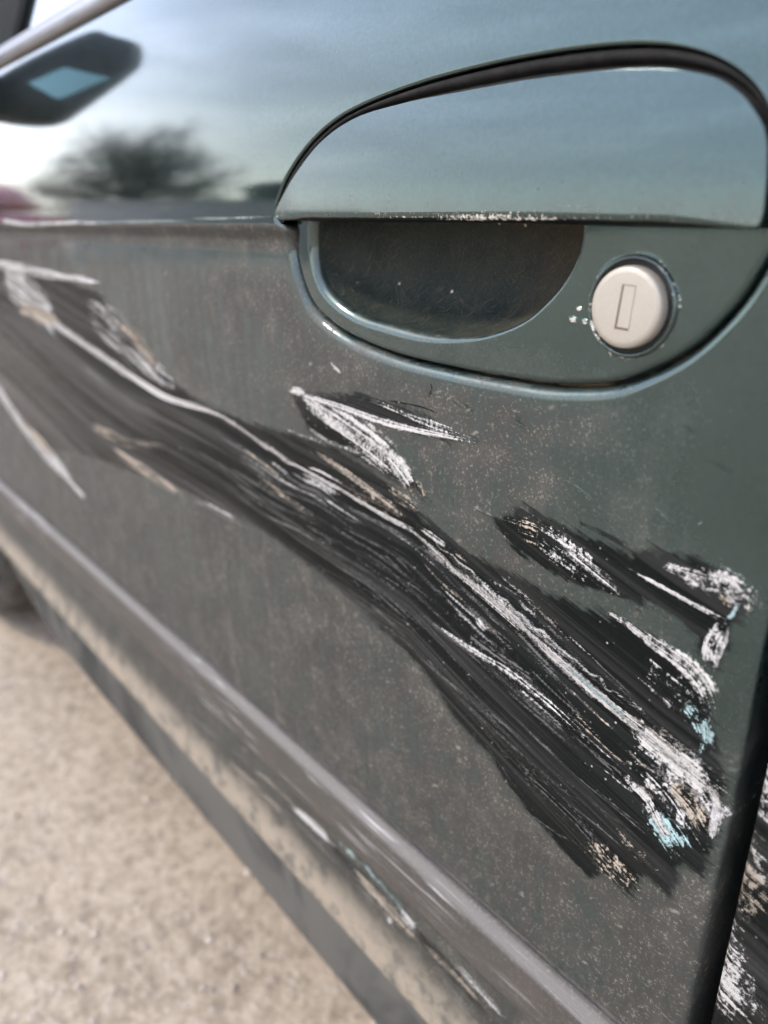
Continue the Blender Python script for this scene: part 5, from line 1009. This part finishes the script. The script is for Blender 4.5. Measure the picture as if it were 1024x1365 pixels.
def parked_car(loc, rz, label):
    root = empty('parked_car', loc, rz); tag(root, label, 'car')
    red = NB('red_car_paint').set(Base_Color=(.17, .012, .028), Roughness=.3, Coat_Weight=1.0)
    lower = [(-2.05, .30), (-2.1, .5), (-2.05, .72), (-1.2, .86), (-.95, .90), (1.35, .92), (1.95, .88), (2.05, .6), (2.0, .30)]
    roof = [(-1.0, .90), (-.35, 1.36), (.1, 1.43), (1.2, 1.41), (1.72, 1.33), (1.96, .93)]
    def extr(name, P, w0, w1, mat):
        bm = bmesh.new(); n = len(P); rows = []
        zmin, zmax = min(p[1] for p in P), max(p[1] for p in P)
        for s in (-1, 1): rows.append([bm.verts.new((x, s*(w0+(w1-w0)*(z-zmin)/(zmax-zmin)), z)) for x, z in P])
        for i in range(n): bm.faces.new((rows[0][i], rows[0][(i+1) % n], rows[1][(i+1) % n], rows[1][i]))
        bm.faces.new(rows[0]); bm.faces.new(rows[1][::-1]); bmesh.ops.recalc_face_normals(bm, faces=bm.faces)
        bmesh.ops.bevel(bm, geom=list(bm.edges), offset=.05, segments=2, affect='EDGES', clamp_overlap=True)
        me = bpy.data.meshes.new(name); bm.to_mesh(me); bm.free(); me.materials.append(mat); [setattr(p, 'use_smooth', True) for p in me.polygons]
        return link(bpy.data.objects.new(name, me), root)
    extr('body', lower, .84, .82, red); extr('roof', roof, .76, .60, red)
    for s in (-1, 1):
        for pts in ([(-.80, .95), (.05, .95), (.05, 1.34), (-.28, 1.31)], [(.13, .95), (1.55, .95), (1.45, 1.30), (.13, 1.34)]):
            yy = lambda z: s*(.775-.16*(z-.90)/.53+.012)
            mesh_obj('side_window', [(x, yy(z), z) for x, z in pts]+[(x, yy(z)-s*.01, z) for x, z in pts], [(0, 1, 2, 3), (0, 4, 5, 1), (1, 5, 6, 2), (2, 6, 7, 3), (3, 7, 4, 0)], M['glass'], root, False)
        for x in (-1.3, 1.25):
            wq = empty('wheel', (x, s*.85, 0), 0, root)
            V, F = lathe([(.19, -.01*s), (.27, .0), (.30, -.02*s), (.30, -.17*s), (.2, -.18*s)], 32, (0, 0, .30)); mesh_obj('tyre', V, F, M['tyre'], wq)
            V, F = lathe([(.195, -.01*s), (.18, -.03*s), (.05, -.02*s), (0, -.02*s)], 32, (0, 0, .30)); mesh_obj('rim', V, F, M['rim'], wq)
        lamp = NB('tail_lamp').set(Base_Color=(.5, .02, .02), Roughness=.2)
        bevel_box('tail_lamp', 1.985, 2.055, s*.55 if s > 0 else -.80, s*.80 if s > 0 else -.55, .66, .82, lamp, root, .015)
        head = NB('head_lamp').set(Base_Color=(.6, .6, .6), Roughness=.1, Metallic=.5)
        bevel_box('headlamp', -2.10, -2.02, .5 if s > 0 else -.78, .78 if s > 0 else -.5, .58, .70, head, root, .015)
parked_car(polar(90.5, 8.0)+Vector((0, 0, 0)), R(270-4), 'bright red parked car mirrored at the left edge of the door')
M['concrete'] = plain('grey_concrete', (.34, .33, .32), .85, scale=3)
def wall_run():
    a, b = polar(72.5, 17), polar(54.5, 17); d = (b-a); n = 6; root = empty('concrete_wall', (a+b)/2, math.atan2(d.y, d.x)); L_ = d.length
    tag(root, 'low pale concrete wall mirrored as a grey band above the door crease', 'wall')
    for i in range(n): bevel_box('wall_panel', -L_/2+i*L_/n+.01, -L_/2+(i+1)*L_/n-.01, -.08, .08, 0, 1.45, M['concrete'], root, .015)
    bevel_box('wall_coping', -L_/2-.05, L_/2+.05, -.13, .13, 1.4505, 1.54, M['concrete'], root, .02)
wall_run()
def shed():
    p = polar(57.5, 20); root = empty('shed', p, R(20)); tag(root, 'small dark green shed mirrored beside the handle', 'shed')
    M['shed'] = plain('dark_green_boards', (.05, .06, .055), .8, scale=6); M['tin'] = plain('grey_tin_roof', (.14, .14, .145), .5, .4, scale=6)
    for i in range(10): bevel_box('board', -1.5+i*.3+.004, -1.5+(i+1)*.3-.004, -1.03, -1.0, 0, 2.2, M['shed'], root, .006, 1)
    bevel_box('wall', -1.5, 1.5, -.999, 1.0, 0, 2.2, M['shed'], root, .01, 1)
    bevel_box('roof', -1.7, 1.7, -1.25, 1.2, 2.2, 2.3, M['tin'], root, .02, 1, taper=lambda v: (v[0], v[1], v[2]+(.25 if v[1] < 0 else 0)))
    bevel_box('door', -.45, .45, -1.06, -1.031, .02, 1.95, M['tin'], root, .008, 1)
shed()
def far_wood():
    az = np.linspace(0, 360, 361)[:-1]; n = len(az); rows = []
    hgt = 4.0+1.6*np.sin(np.radians(az*7))+1.2*np.sin(np.radians(az*19+40))+rng.uniform(-.8, .8, n)
    for dist, k in ((95, 0), (96, .55), (98, .85), (102, 1.0), (108, .9), (112, 0)):
        rows.append(np.stack([np.cos(np.radians(az))*dist, np.sin(np.radians(az))*dist, np.clip(hgt, 1.5, 9)*k*(1+rng.uniform(-.12, .12, n))], 1))
    m = plain('distant_wood', (.06, .058, .05), .95, scale=.6)
    o = mesh_obj('distant_wood', np.concatenate(rows), grid_faces(len(rows), n, wrap=True), m); tag(o, 'low brown line of distant winter woods round the horizon', 'woods', kind='stuff')
far_wood()
